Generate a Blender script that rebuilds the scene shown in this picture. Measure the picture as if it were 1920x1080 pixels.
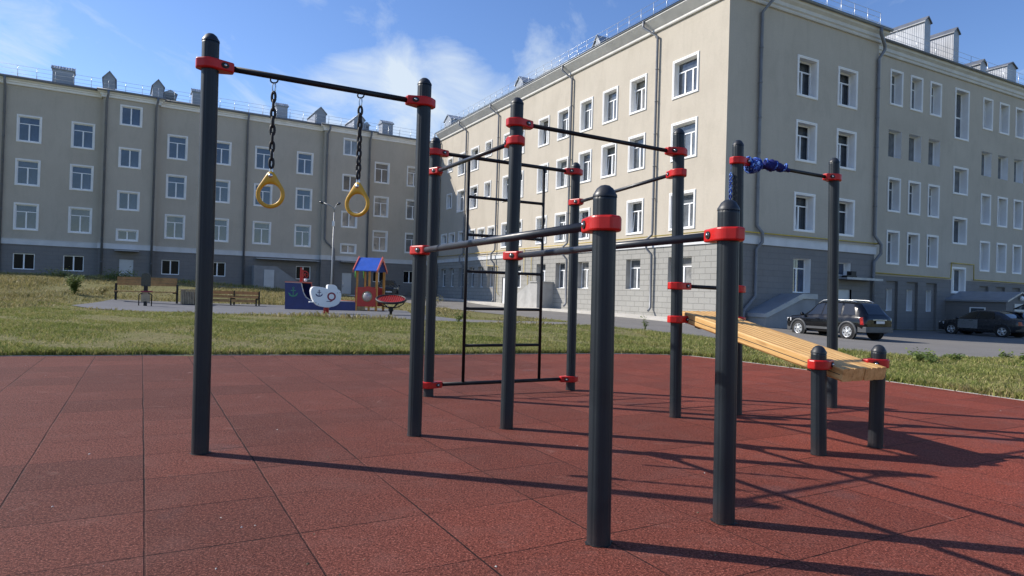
import bpy, math, random
import numpy as np
from mathutils import Vector, Matrix
random.seed(7); RNG = np.random.default_rng(11)
for o in list(bpy.data.objects): bpy.data.objects.remove(o)
SC = bpy.context.scene
COL = SC.collection
# ------------------------------------------------------------------ camera
CAM_H = 1.12; F_PX = 1236.96; PITCH = 0.0087327; ROLL = 0.0295431
cd = bpy.data.cameras.new('camera'); cam = bpy.data.objects.new('camera', cd); COL.objects.link(cam)
cd.sensor_width = 36; cd.lens = F_PX / 1920 * 36; cd.clip_end = 6000; cd.clip_start = 0.05
_r = Vector((1, 0, 0)); _u = Vector((0, -math.sin(PITCH), math.cos(PITCH))); _f = Vector((0, math.cos(PITCH), math.sin(PITCH)))
_c, _s = math.cos(ROLL), math.sin(ROLL)
cx = _r * _c + _u * _s; cy = -_r * _s + _u * _c; cz = -_f
cam.matrix_world = Matrix(((cx.x, cy.x, cz.x, 0), (cx.y, cy.y, cz.y, 0), (cx.z, cy.z, cz.z, CAM_H), (0, 0, 0, 1)))
SC.camera = cam
# ------------------------------------------------------------------ light
SUN_EL = math.radians(37.5); SUN_AZ = math.radians(167.5)      # angle from +x, counter-clockwise
sd = Vector((math.cos(SUN_AZ) * math.cos(SUN_EL), math.sin(SUN_AZ) * math.cos(SUN_EL), math.sin(SUN_EL)))
sl = bpy.data.lights.new('sun', 'SUN'); sl.energy = 4.8; sl.angle = math.radians(0.53); sl.color = (1, 0.94, 0.85)
so = bpy.data.objects.new('sun', sl); COL.objects.link(so); so.rotation_euler = sd.to_track_quat('Z', 'Y').to_euler()
so.location = (-20, 0, 40)
W = bpy.data.worlds.new('World'); SC.world = W; W.use_nodes = True
wt = W.node_tree; wn = wt.nodes; wl = wt.links; wn.clear()
def wnode(t, **k):
    n = wn.new(t)
    for a, b in k.items(): setattr(n, a, b)
    return n
sky = wnode('ShaderNodeTexSky', sky_type='NISHITA', sun_disc=False, sun_elevation=SUN_EL, sun_rotation=math.radians(90) - SUN_AZ,
            air_density=1.0, dust_density=0.25, ozone_density=2.6, altitude=150)
bg = wnode('ShaderNodeBackground'); bg.inputs['Strength'].default_value = 0.127
out = wnode('ShaderNodeOutputWorld'); tc = wnode('ShaderNodeTexCoord')
sep = wnode('ShaderNodeSeparateXYZ'); wl.new(tc.outputs['Generated'], sep.inputs[0])
def wmath(op, a, b=None):
    n = wnode('ShaderNodeMath', operation=op)
    for i, v in enumerate((a, b)):
        if v is None: continue
        if isinstance(v, (int, float)): n.inputs[i].default_value = v
        else: wl.new(v, n.inputs[i])
    return n.outputs[0]
zc = wmath('MAXIMUM', sep.outputs[2], 0.04)
px_ = wmath('DIVIDE', sep.outputs[0], zc); py_ = wmath('DIVIDE', sep.outputs[1], zc)
comb = wnode('ShaderNodeCombineXYZ'); wl.new(px_, comb.inputs[0]); wl.new(py_, comb.inputs[1])
mp = wnode('ShaderNodeMapping'); wl.new(comb.outputs[0], mp.inputs[0])
mp.inputs['Rotation'].default_value = (0, 0, math.radians(28)); mp.inputs['Scale'].default_value = (1.5, 0.55, 1)
nz = wnode('ShaderNodeTexNoise'); nz.inputs['Scale'].default_value = 1.6; nz.inputs['Detail'].default_value = 9; nz.inputs['Roughness'].default_value = 0.62; nz.inputs['Distortion'].default_value = 0.7
wl.new(mp.outputs[0], nz.inputs['Vector'])
def blob(d, w, amp):
    d = Vector(d).normalized(); vm = wnode('ShaderNodeVectorMath', operation='DOT_PRODUCT'); wl.new(tc.outputs['Generated'], vm.inputs[0]); vm.inputs[1].default_value = d
    mr = wnode('ShaderNodeMapRange'); mr.inputs['From Min'].default_value = math.cos(math.radians(w)); mr.inputs['From Max'].default_value = 1.0
    mr.inputs['To Max'].default_value = amp; mr.interpolation_type = 'SMOOTHSTEP'; wl.new(vm.outputs['Value'], mr.inputs['Value']); return mr.outputs[0]
bl = None
for d, w, a in (((-.34, 1, .25), 6, .15), ((-.22, 1, .25), 7, .20), ((-.10, 1, .265), 7, .26), ((0.0, 1, .27), 6, .18), ((-.225, 1, .35), 4.5, .17), ((-.13, 1, .33), 4.5, .16), ((.045, 1, .375), 4, .22), ((-.775, 1, .385), 4, .24), ((-.34, 1, .445), 3, .16), ((-.55, 1, .36), 10, .05)):
    b = blob(d, w, a); bl = b if bl is None else wmath('ADD', bl, b)
dens = wmath('ADD', nz.outputs['Fac'], bl)
mr = wnode('ShaderNodeMapRange'); mr.inputs['From Min'].default_value = 0.60; mr.inputs['From Max'].default_value = 1.0; mr.inputs['To Max'].default_value = 0.9
wl.new(dens, mr.inputs['Value'])
mix = wnode('ShaderNodeMix', data_type='RGBA'); wl.new(mr.outputs[0], mix.inputs['Factor'])
hs = wnode('ShaderNodeHueSaturation'); hs.inputs['Hue'].default_value = .511; hs.inputs['Saturation'].default_value = 1.16; hs.inputs['Value'].default_value = 1.06
wl.new(sky.outputs[0], hs.inputs['Color'])
wl.new(hs.outputs[0], mix.inputs['A']); mix.inputs['B'].default_value = (4.5, 5.1, 5.7, 1)
wl.new(mix.outputs['Result'], bg.inputs['Color']); wl.new(bg.outputs[0], out.inputs[0])
SC.view_settings.view_transform = 'Standard'; SC.view_settings.look = 'None'; SC.view_settings.exposure = 0.4; SC.view_settings.gamma = 1
SC.render.engine = 'CYCLES'

# ------------------------------------------------------------------ materials
def srgb(r, g, b):
    f = lambda c: (c / 255 / 12.92) if c / 255 <= .04045 else ((c / 255 + .055) / 1.055) ** 2.4
    return (f(r), f(g), f(b), 1)
MATS = {}
class NT:
    def __init__(s, name, rough=0.6, metal=0.0, spec=0.5):
        s.m = bpy.data.materials.new(name); s.m.use_nodes = True; s.t = s.m.node_tree; s.t.nodes.clear()
        s.o = s.n('ShaderNodeOutputMaterial'); s.b = s.n('ShaderNodeBsdfPrincipled'); s.l(s.b.outputs[0], s.o.inputs[0])
        s.b.inputs['Roughness'].default_value = rough; s.b.inputs['Metallic'].default_value = metal; s.b.inputs['Specular IOR Level'].default_value = spec
        MATS[name] = s.m
    def n(s, t, **k):
        n = s.t.nodes.new(t)
        for a, b in k.items(): setattr(n, a, b)
        return n
    def l(s, a, b): s.t.links.new(a, b)
    def coord(s, kind='Object', scale=(1, 1, 1), rot=(0, 0, 0), loc=(0, 0, 0)):
        c = s.n('ShaderNodeTexCoord'); m = s.n('ShaderNodeMapping'); s.l(c.outputs[kind], m.inputs[0])
        m.inputs['Scale'].default_value = scale; m.inputs['Rotation'].default_value = rot; m.inputs['Location'].default_value = loc; return m.outputs[0]
    def world(s, scale=(1, 1, 1), rot=(0, 0, 0)):
        c = s.n('ShaderNodeNewGeometry'); m = s.n('ShaderNodeMapping'); s.l(c.outputs['Position'], m.inputs[0])
        m.inputs['Scale'].default_value = scale; m.inputs['Rotation'].default_value = rot; return m.outputs[0]
    def noise(s, vec, scale, detail=4, rough=.55, dist=0):
        n = s.n('ShaderNodeTexNoise'); s.l(vec, n.inputs['Vector']); n.inputs['Scale'].default_value = scale; n.inputs['Detail'].default_value = detail
        n.inputs['Roughness'].default_value = rough; n.inputs['Distortion'].default_value = dist; return n.outputs['Fac']
    def ramp(s, fac, stops):
        r = s.n('ShaderNodeValToRGB'); s.l(fac, r.inputs[0]); e = r.color_ramp.elements
        while len(e) < len(stops): e.new(0.5)
        for k, (p, c) in enumerate(stops):
            e[k].position = p; e[k].color = c if len(c) == 4 else (*c, 1)
        return r.outputs[0]
    def mix(s, fac, a, b, mode='MIX'):
        m = s.n('ShaderNodeMix', data_type='RGBA', blend_type=mode)
        for i, v in (('Factor', fac), ('A', a), ('B', b)):
            if isinstance(v, (int, float)): m.inputs[i].default_value = v
            elif isinstance(v, (tuple, list)): m.inputs[i].default_value = v if len(v) == 4 else (*v, 1)
            else: s.l(v, m.inputs[i])
        return m.outputs['Result']
    def math(s, op, a, b=None, clamp=False):
        n = s.n('ShaderNodeMath', operation=op, use_clamp=clamp)
        for i, v in enumerate((a, b)):
            if v is None: continue
            if isinstance(v, (int, float)): n.inputs[i].default_value = v
            else: s.l(v, n.inputs[i])
        return n.outputs[0]
    def bump(s, h, strength=.3, dist=.02):
        b = s.n('ShaderNodeBump'); s.l(h, b.inputs['Height']); b.inputs['Strength'].default_value = strength; b.inputs['Distance'].default_value = dist
        s.l(b.outputs[0], s.b.inputs['Normal'])
    def color(s, c):
        if isinstance(c, (tuple, list)): s.b.inputs['Base Color'].default_value = c if len(c) == 4 else (*c, 1)
        else: s.l(c, s.b.inputs['Base Color'])
def simple(name, c, rough=.5, metal=0, var=.12, scale=6, spec=.5, bump=0):
    t = NT(name, rough, metal, spec); v = t.coord(); n = t.noise(v, scale, 5)
    c = c[:3]; t.color(t.ramp(n, [(.3, tuple(x * (1 - var) for x in c)), (.7, tuple(min(1, x * (1 + var)) for x in c))]))
    if bump: t.bump(t.noise(v, scale * 9, 3), bump, .01)
    r = t.ramp(t.noise(v, scale * 2.3, 4), [(.3, (rough * .8,) * 3), (.7, (min(1, rough * 1.25),) * 3)]); t.l(r, t.b.inputs['Roughness'])
    return t.m
def make_materials():
    # stucco
    t = NT('stucco', .9, 0, .2); v = t.coord(); big = t.noise(v, .35, 5, .6); fine = t.noise(v, 14, 4, .7)
    c = t.ramp(big, [(.28, (.435, .388, .32)), (.5, (.49, .440, .366)), (.72, (.53, .478, .40))])
    pat = t.noise(t.coord(scale=(1, 1, .35)), 1.3, 7, .65, .5); c = t.mix(t.math('MULTIPLY', t.ramp(pat, [(.50, (0, 0, 0)), (.66, (1, 1, 1))]), .34), c, (.36, .325, .265)); stk = t.noise(t.coord(scale=(2.6, 2.6, .16)), 1.5, 6, .7); c = t.mix(t.math('MULTIPLY', t.ramp(stk, [(.53, (0, 0, 0)), (.72, (1, 1, 1))]), .20), c, (.31, .285, .24)); tr = t.noise(t.coord(scale=(1, 1, 1.6)), 3.2, 7, .75, .8); c = t.mix(t.math('MULTIPLY', t.ramp(tr, [(.54, (0, 0, 0)), (.64, (1, 1, 1))]), .22), c, (.56, .51, .43))
    c = t.mix(.25, c, t.ramp(fine, [(.3, (.37, .335, .28)), (.7, (.58, .535, .455))]))
    t.color(c); t.bump(fine, .35, .012)
    # painted block plinth
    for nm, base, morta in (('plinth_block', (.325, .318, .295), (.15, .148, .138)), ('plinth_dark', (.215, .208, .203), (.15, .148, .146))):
        t = NT(nm, .85, 0, .2); c = t.n('ShaderNodeTexCoord'); sp = t.n('ShaderNodeSeparateXYZ'); t.l(c.outputs['Object'], sp.inputs[0])
        cb = t.n('ShaderNodeCombineXYZ'); t.l(sp.outputs[0], cb.inputs[0]); t.l(sp.outputs[2], cb.inputs[1])
        br = t.n('ShaderNodeTexBrick'); t.l(cb.outputs[0], br.inputs['Vector']); br.inputs['Scale'].default_value = 1
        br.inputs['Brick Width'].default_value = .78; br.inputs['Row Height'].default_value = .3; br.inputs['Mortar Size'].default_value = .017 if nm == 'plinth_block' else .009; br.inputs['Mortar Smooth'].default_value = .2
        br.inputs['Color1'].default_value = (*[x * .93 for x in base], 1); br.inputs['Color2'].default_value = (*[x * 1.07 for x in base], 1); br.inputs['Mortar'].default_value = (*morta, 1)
        n = t.noise(c.outputs['Object'], 1.2, 6, .65); n2 = t.noise(c.outputs['Object'], 22, 3, .7)
        col = t.mix(.5, br.outputs['Color'], t.ramp(n, [(.3, tuple(x * .8 for x in base)), (.7, tuple(x * 1.12 for x in base))]), 'MIX')
        col = t.mix(t.math('MULTIPLY', br.outputs['Fac'], .8), col, morta)
        col = t.mix(.3, col, t.ramp(n2, [(.3, tuple(x * .7 for x in base)), (.7, tuple(x * 1.2 for x in base))])); t.color(col)
        h = t.math('ADD', t.math('MULTIPLY', br.outputs['Fac'], -1.0), t.math('MULTIPLY', n2, .35)); t.bump(h, .6, .012)
    simple('white_trim', (.84, .835, .82), .6, 0, .06, 1.5); simple('pvc_white', (.85, .86, .87), .35, 0, .03, 3); simple('cornice_paint', (.60, .585, .55), .7, 0, .10, 1.2)
    simple('band_paint', (.62, .63, .64), .7, 0, .08, 1.5)
    simple('sheet_grey', (.30, .32, .35), .45, .3, .12, 1.1); simple('roof_metal', (.16, .17, .185), .45, .4, .15, 1); simple('gutter_grey', (.20, .215, .235), .45, .25, .10, 2)
    simple('pipe_grey', (.17, .178, .195), .45, .2, .12, 2); simple('galvanised', (.55, .57, .58), .35, .7, .1, 3); simple('door_grey', (.50, .52, .53), .5, 0, .06, 2)
    simple('gas_yellow', (.52, .38, .06), .5, 0, .1, 2); simple('cement', (.38, .375, .36), .9, 0, .15, 1.6, .2, .3); simple('pale_concrete', (.50, .475, .43), .9, 0, .16, 1.2, .2, .3)
    simple('cellar_render', (.27, .275, .28), .9, 0, .12, 1.4, .2, .3)
    # corrugated
    for nm, base in (('corrugated_light', (.37, .38, .395)), ('corrugated_grey', (.33, .355, .38))):
        t = NT(nm, .4, .25, .5); v = t.coord(); w = t.n('ShaderNodeTexWave', wave_type='BANDS', bands_direction='X'); t.l(v, w.inputs[0]); w.inputs['Scale'].default_value = 2.1
        w2 = t.n('ShaderNodeTexWave', wave_type='BANDS', bands_direction='Y'); t.l(v, w2.inputs[0]); w2.inputs['Scale'].default_value = 2.1
        n = t.noise(v, 1.4, 5); t.color(t.ramp(n, [(.3, tuple(x * .85 for x in base)), (.7, tuple(x * 1.1 for x in base))]))
        t.bump(t.math('ADD', w.outputs['Fac'], w2.outputs['Fac']), .7, .03)
    # glass panes
    for nm, base in (('pane_dark', (.048, .057, .070)), ('pane_blue', (.03, .045, .08)), ('pane_curtain', (.17, .17, .165)), ('pane_grey', (.10, .11, .12)), ('pane_black', (.006, .006, .007))):
        t = NT(nm, .25 if nm == 'pane_black' else .04, 0, .12 if nm == 'pane_black' else .9); v = t.coord(); n = t.noise(v, 1.7, 4, .6, .4); w = t.n('ShaderNodeTexWave', wave_type='BANDS', bands_direction='X'); t.l(v, w.inputs[0]); w.inputs['Scale'].default_value = 3.2; w.inputs['Distortion'].default_value = 3
        t.color(t.mix(t.math('MULTIPLY', w.outputs['Fac'], .3), t.ramp(n, [(.3, tuple(x * .6 for x in base)), (.7, tuple(x * 1.7 for x in base))]), tuple(x * 1.9 for x in base)))
        t.b.inputs['IOR'].default_value = 1.5; t.bump(t.noise(v, .9, 2), .05, .03)
    # fitness frame paint
    t = NT('post_paint', .44, 0, .36); v = t.coord(); n = t.noise(v, 3, 5, .6); n2 = t.noise(v, 60, 3, .6)
    c = t.ramp(n, [(.3, (.0085, .013, .0175)), (.7, (.014, .0205, .027))]); spk = t.ramp(t.noise(v, 38, 5, .75), [(.70, (0, 0, 0)), (.76, (1, 1, 1))])
    zz = t.n('ShaderNodeSeparateXYZ'); t.l(t.coord(), zz.inputs[0]); dust = t.ramp(zz.outputs[2], [(0, (1, 1, 1)), (.16, (0, 0, 0))])
    c = t.mix(t.math('MULTIPLY', spk, .35), c, (.14, .14, .14)); c = t.mix(t.math('MULTIPLY', t.math('MULTIPLY', dust, n2), .45), c, (.09, .055, .047)); t.color(c)
    t.l(t.ramp(n, [(.3, (.38,) * 3), (.7, (.54,) * 3)]), t.b.inputs['Roughness']); t.bump(n2, .05, .003)
    simple('bar_paint', (.020, .025, .034), .38, 0, .25, 5); simple('bar_dark', (.007, .008, .010), .5, 0, .3, 5, .3)
    t = NT('clamp_red', .38, 0, .35); v = t.coord(); t.color(t.ramp(t.noise(v, 9, 5, .6), [(.3, (.42, .010, .008)), (.6, (.52, .014, .011)), (.8, (.56, .03, .024))])); t.bump(t.noise(v, 40, 3), .06, .003)
    simple('steel', (.55, .55, .55), .25, 1, .1, 8); simple('ring_yellow', (.62, .34, .020), .38, 0, .10, 8); simple('black_rubber', (.007, .007, .008), .6, 0, .3, 9); simple('cap_plastic', (.014, .017, .021), .45, 0, .2, 9)
    # bench wood
    t = NT('bench_wood', .55, 0, .35); v = t.coord(scale=(1.2, 14, 14)); n = t.noise(v, 2.2, 6, .6, .8); kn = t.noise(t.coord(scale=(2.2, 9, 9)), 1.1, 2, .4)
    c = t.ramp(n, [(.28, (.40, .20, .060)), (.5, (.60, .35, .125)), (.72, (.70, .45, .185))]); c = t.mix(t.ramp(kn, [(.70, (0, 0, 0)), (.78, (.7, .7, .7))]), c, (.20, .085, .03)); t.color(c); t.bump(n, .15, .004)
    simple('slat_wood', (.36, .19, .07), .6, 0, .3, 4); simple('slat_grey', (.34, .26, .175), .75, 0, .28, 5)
    # strap cloth
    t = NT('strap_blue', .8, 0, .2); v = t.coord(); w = t.noise(v, 26, 3, .5, 1.0); t.color(t.ramp(w, [(.40, (.012, .025, .15)), (.53, (.022, .080, .40)), (.61, (.28, .48, .85))])); t.bump(t.noise(v, 160, 2), .5, .004)
    simple('strap_navy', (.014, .020, .13), .8, 0, .35, 40, .2, .4)
    # rubber tiles
    t = NT('rubber_tile', .85, 0, .18); ROT = math.radians(-29.3); v = t.world(rot=(0, 0, ROT)); v0 = t.world(); TH, TW = .617, .605
    sw = t.n('ShaderNodeSeparateXYZ'); t.l(v, sw.inputs[0]); wo = t.math('MULTIPLY', t.math('SUBTRACT', t.noise(v0, 1.3, 3), .5), .016)
    u1 = t.math('ADD', t.math('ADD', sw.outputs[0], wo), 40 * TH - .046); u2 = t.math('ADD', t.math('ADD', sw.outputs[1], wo), 50 * TW - .065)
    cb = t.n('ShaderNodeCombineXYZ'); t.l(u2, cb.inputs[0]); t.l(u1, cb.inputs[1])
    b1 = t.n('ShaderNodeTexBrick'); t.l(cb.outputs[0], b1.inputs['Vector']); b1.inputs['Scale'].default_value = 1; b1.inputs['Brick Width'].default_value = TW; b1.inputs['Row Height'].default_value = TH; b1.offset = 0; b1.inputs['Mortar Size'].default_value = 0
    b1.inputs['Color1'].default_value = (0, 0, 0, 1); b1.inputs['Color2'].default_value = (1, 1, 1, 1)
    def seamline(u, half, w):
        d = t.math('PINGPONG', u, half); q = t.n('ShaderNodeMapRange'); q.inputs['From Min'].default_value = w; q.inputs['From Max'].default_value = w * .35; t.l(d, q.inputs['Value']); return q.outputs[0]
    rag = t.math('MULTIPLY', t.ramp(t.noise(v0, 14, 4, .7), [(.3, (.45,) * 3), (.6, (1,) * 3)]), 1.0)
    mv = t.ramp(t.noise(t.world(scale=(.55, .55, .55)), 1.0, 2, .5), [(.36, (.30,) * 3), (.54, (1,) * 3)]); mh = t.ramp(t.noise(v0, .85, 3, .5), [(.40, (.22,) * 3), (.58, (1,) * 3)])
    seam = t.math('MULTIPLY', t.math('MAXIMUM', t.math('MULTIPLY', seamline(u1, TH / 2, .0062), mv), t.math('MULTIPLY', seamline(u2, TW / 2, .0060), mh)), rag)
    g1 = t.noise(v0, 92, 3, .88); g2 = t.noise(v0, 33, 5, .85); bigv = t.noise(v0, .55, 5, .6); mid = t.noise(v0, 3.0, 6, .65)
    c = t.ramp(g1, [(.37, (.008, .003, .002)), (.47, (.078, .022, .016)), (.56, (.180, .056, .041)), (.66, (.46, .225, .18))])
    c = t.mix(.32, c, t.ramp(g2, [(.38, (.030, .010, .008)), (.62, (.25, .092, .073))]))
    gx = t.n('ShaderNodeSeparateXYZ'); t.l(v0, gx.inputs[0]); redn = t.ramp(t.math('ADD', t.math('MULTIPLY', gx.outputs[0], .13), t.math('MULTIPLY', bigv, .8)), [(.15, (0, 0, 0)), (.85, (1, 1, 1))])
    c = t.mix(1.0, c, t.mix(redn, (.98, .96, .90), (1.62, 1.10, .88)), 'MULTIPLY')
    c = t.mix(t.math('MULTIPLY', t.ramp(mid, [(.50, (0, 0, 0)), (.74, (1, 1, 1))]), .34), c, (.185, .085, .07))
    c = t.mix(.5, c, t.mix(b1.outputs['Color'], (.70, .72, .73), (1.26, 1.20, 1.16)), 'MULTIPLY')
    c = t.mix(t.math('MULTIPLY', t.ramp(t.noise(v0, .8, 4, .5), [(.64, (0, 0, 0)), (.74, (1, 1, 1))]), .45), c, (.10, .085, .09))
    sc = t.ramp(t.noise(t.world(scale=(1.0, 2.4, 1), rot=(0, 0, .5)), 2.0, 9, .74, .3), [(.60, (0, 0, 0)), (.72, (1, 1, 1))]); c = t.mix(t.math('MULTIPLY', sc, .34), c, (.31, .18, .15))
    sc2 = t.ramp(t.noise(t.world(scale=(1.6, .35, 1), rot=(0, 0, .35)), 3.0, 6, .7), [(.66, (0, 0, 0)), (.74, (1, 1, 1))]); c = t.mix(t.math('MULTIPLY', sc2, .40), c, (.38, .23, .195))
    c = t.mix(t.math('MULTIPLY', seam, .95), c, (.005, .003, .003)); t.color(c)
    t.bump(t.math('ADD', t.math('MULTIPLY', g1, 1.0), t.math('MULTIPLY', seam, -1.6)), .75, .012)
    # asphalt
    t = NT('asphalt', .9, 0, .25); v = t.world(); g = t.noise(v, 60, 4, .8); b = t.noise(v, .35, 6, .6); c = t.ramp(b, [(.3, (.14, .132, .122)), (.7, (.20, .188, .172))])
    c = t.mix(.35, c, t.ramp(g, [(.3, (.06, .06, .06)), (.7, (.25, .24, .23))])); st = t.noise(t.world(scale=(1, .25, 1), rot=(0, 0, 1.0)), .8, 5, .6); c = t.mix(t.math('MULTIPLY', t.ramp(st, [(.55, (0, 0, 0)), (.7, (1, 1, 1))]), .35), c, (.22, .205, .185)); t.color(c); t.bump(g, .4, .01)
    t = NT('playground_rubber', .9, 0, .2); v = t.world(); g = t.noise(v, 50, 4, .8); b = t.noise(v, .5, 5, .6); c = t.mix(.4, t.ramp(b, [(.3, (.11, .115, .125)), (.7, (.15, .155, .165))]), t.ramp(g, [(.3, (.07, .07, .08)), (.7, (.2, .2, .21))])); t.color(c); t.bump(g, .3, .01)
    # soil / ground
    t = NT('meadow_soil', .95, 0, .1); v = t.world(); a = t.noise(v, .28, 6, .62, .4); b = t.noise(v, 1.6, 6, .65); g = t.noise(v, 11, 5, .75)
    c = t.ramp(a, [(.30, (.10, .115, .035)), (.45, (.155, .145, .06)), (.56, (.22, .18, .09)), (.70, (.115, .09, .055))])
    c = t.mix(t.ramp(b, [(.42, (0, 0, 0)), (.62, (1, 1, 1))]), c, (.17, .17, .06)); g3 = t.noise(v, 34, 4, .8); c = t.mix(.55, c, t.ramp(t.math('ADD', t.math('MULTIPLY', g, .5), t.math('MULTIPLY', g3, .5)), [(.36, (.022, .022, .009)), (.5, (.15, .14, .06)), (.64, (.42, .36, .20))])); t.color(c); t.bump(t.math('ADD', g, b), .9, .06)
    t = NT('dirt', .95, 0, .1); v = t.world(); b = t.noise(v, 1.1, 6, .7); g = t.noise(v, 9, 5, .75); c = t.mix(.4, t.ramp(b, [(.3, (.10, .075, .05)), (.7, (.24, .19, .13))]), t.ramp(g, [(.3, (.06, .05, .03)), (.7, (.26, .21, .15))])); t.color(c); t.bump(t.math('ADD', g, b), 1, .08)
    for nm, st in (('grass_green', [(0, (.08, .12, .022)), (.32, (.18, .22, .05)), (.58, (.31, .305, .10)), (.80, (.44, .37, .18)), (1, (.48, .39, .23))]), ('grass_dry', [(0, (.12, .135, .04)), (.35, (.24, .22, .085)), (.7, (.36, .30, .145)), (1, (.45, .37, .22))]), ('weed_leaf', [(0, (.06, .10, .028)), (.5, (.13, .18, .05)), (.85, (.22, .25, .085)), (1, (.34, .31, .14))])):
        t = NT(nm, .6, 0, .25); gi = t.n('ShaderNodeNewGeometry'); v = t.world(); p = t.noise(v, .55, 5, .6); p2 = t.noise(v, 2.6, 4, .6)
        f = t.math('ADD', t.math('MULTIPLY', gi.outputs['Random Per Island'], .50), t.math('ADD', t.math('MULTIPLY', p, .75), t.math('MULTIPLY', p2, .45)))
        f = t.math('SUBTRACT', f, .34); t.color(t.ramp(f, st)); t.b.inputs['Transmission Weight'].default_value = 0
        tr = t.n('ShaderNodeBsdfTranslucent'); t.l(t.ramp(f, st), tr.inputs[0]); mx = t.n('ShaderNodeMixShader'); mx.inputs[0].default_value = .3; t.l(t.b.outputs[0], mx.inputs[1]); t.l(tr.outputs[0], mx.inputs[2]); t.l(mx.outputs[0], t.o.inputs[0])
    # vehicles & toys
    t = NT('car_black', .12, 0, .35); t.color((.004, .0045, .006)); t.b.inputs['Coat Weight'].default_value = .25; t.b.inputs['Coat Roughness'].default_value = .04; v = t.coord(); t.l(t.ramp(t.noise(v, 3, 5), [(.3, (.10,) * 3), (.7, (.24,) * 3)]), t.b.inputs['Roughness'])
    simple('car_cladding', (.065, .068, .072), .55, 0, .1, 4); simple('car_silver', (.22, .23, .235), .3, .3, .1, 4); simple('car_silver_bright', (.55, .56, .57), .3, .4, .06, 4); simple('car_darkgrey', (.028, .030, .034), .25, 0, .2, 3)
    t = NT('car_glass', .03, 0, .8); t.color((.012, .014, .016)); v = t.coord(); t.bump(t.noise(v, 2, 2), .03, .02)
    simple('tyre', (.016, .016, .017), .85, 0, .2, 10); simple('rim_alloy', (.58, .59, .60), .28, .6, .06, 6)
    t = NT('tail_lens', .1, 0, .7); t.color(t.ramp(t.noise(t.coord(), 12, 2), [(.4, (.22, .006, .008)), (.65, (.42, .02, .02))])); t = NT('lamp_lens', .08, 0, .8); t.color((.55, .57, .6)); simple('plate_white', (.62, .62, .61), .5, 0, .12, 14); simple('plate_mark', (.05, .05, .055), .6)
    simple('toy_navy', (.012, .022, .12), .4, 0, .14, 3); simple('toy_blue', (.025, .09, .42), .4, 0, .12, 3); simple('toy_red', (.42, .022, .014), .42, 0, .12, 3); simple('toy_white', (.74, .75, .76), .45, 0, .04, 3)
    simple('toy_orange', (.48, .20, .03), .5, 0, .2, 4); simple('toy_pink', (.60, .12, .09), .45, 0, .1, 4); simple('toy_green', (.10, .36, .06), .45, 0, .12, 4); simple('toy_sand', (.30, .25, .13), .5, 0, .15, 4); simple('toy_teal', (.04, .20, .12), .5, 0, .15, 8); simple('toy_maroon', (.22, .02, .045), .5, 0, .1, 8)
    t = NT('bubble_plastic', .08, 0, .7); t.color((.75, .75, .72)); t.b.inputs['Transmission Weight'].default_value = .55; t.l(t.ramp(t.noise(t.coord(), 4, 3), [(.3, (.05,) * 3), (.7, (.2,) * 3)]), t.b.inputs['Roughness'])
    simple('lamp_grey', (.30, .31, .32), .45, .3, .08, 2)
make_materials()
M = MATS

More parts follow.
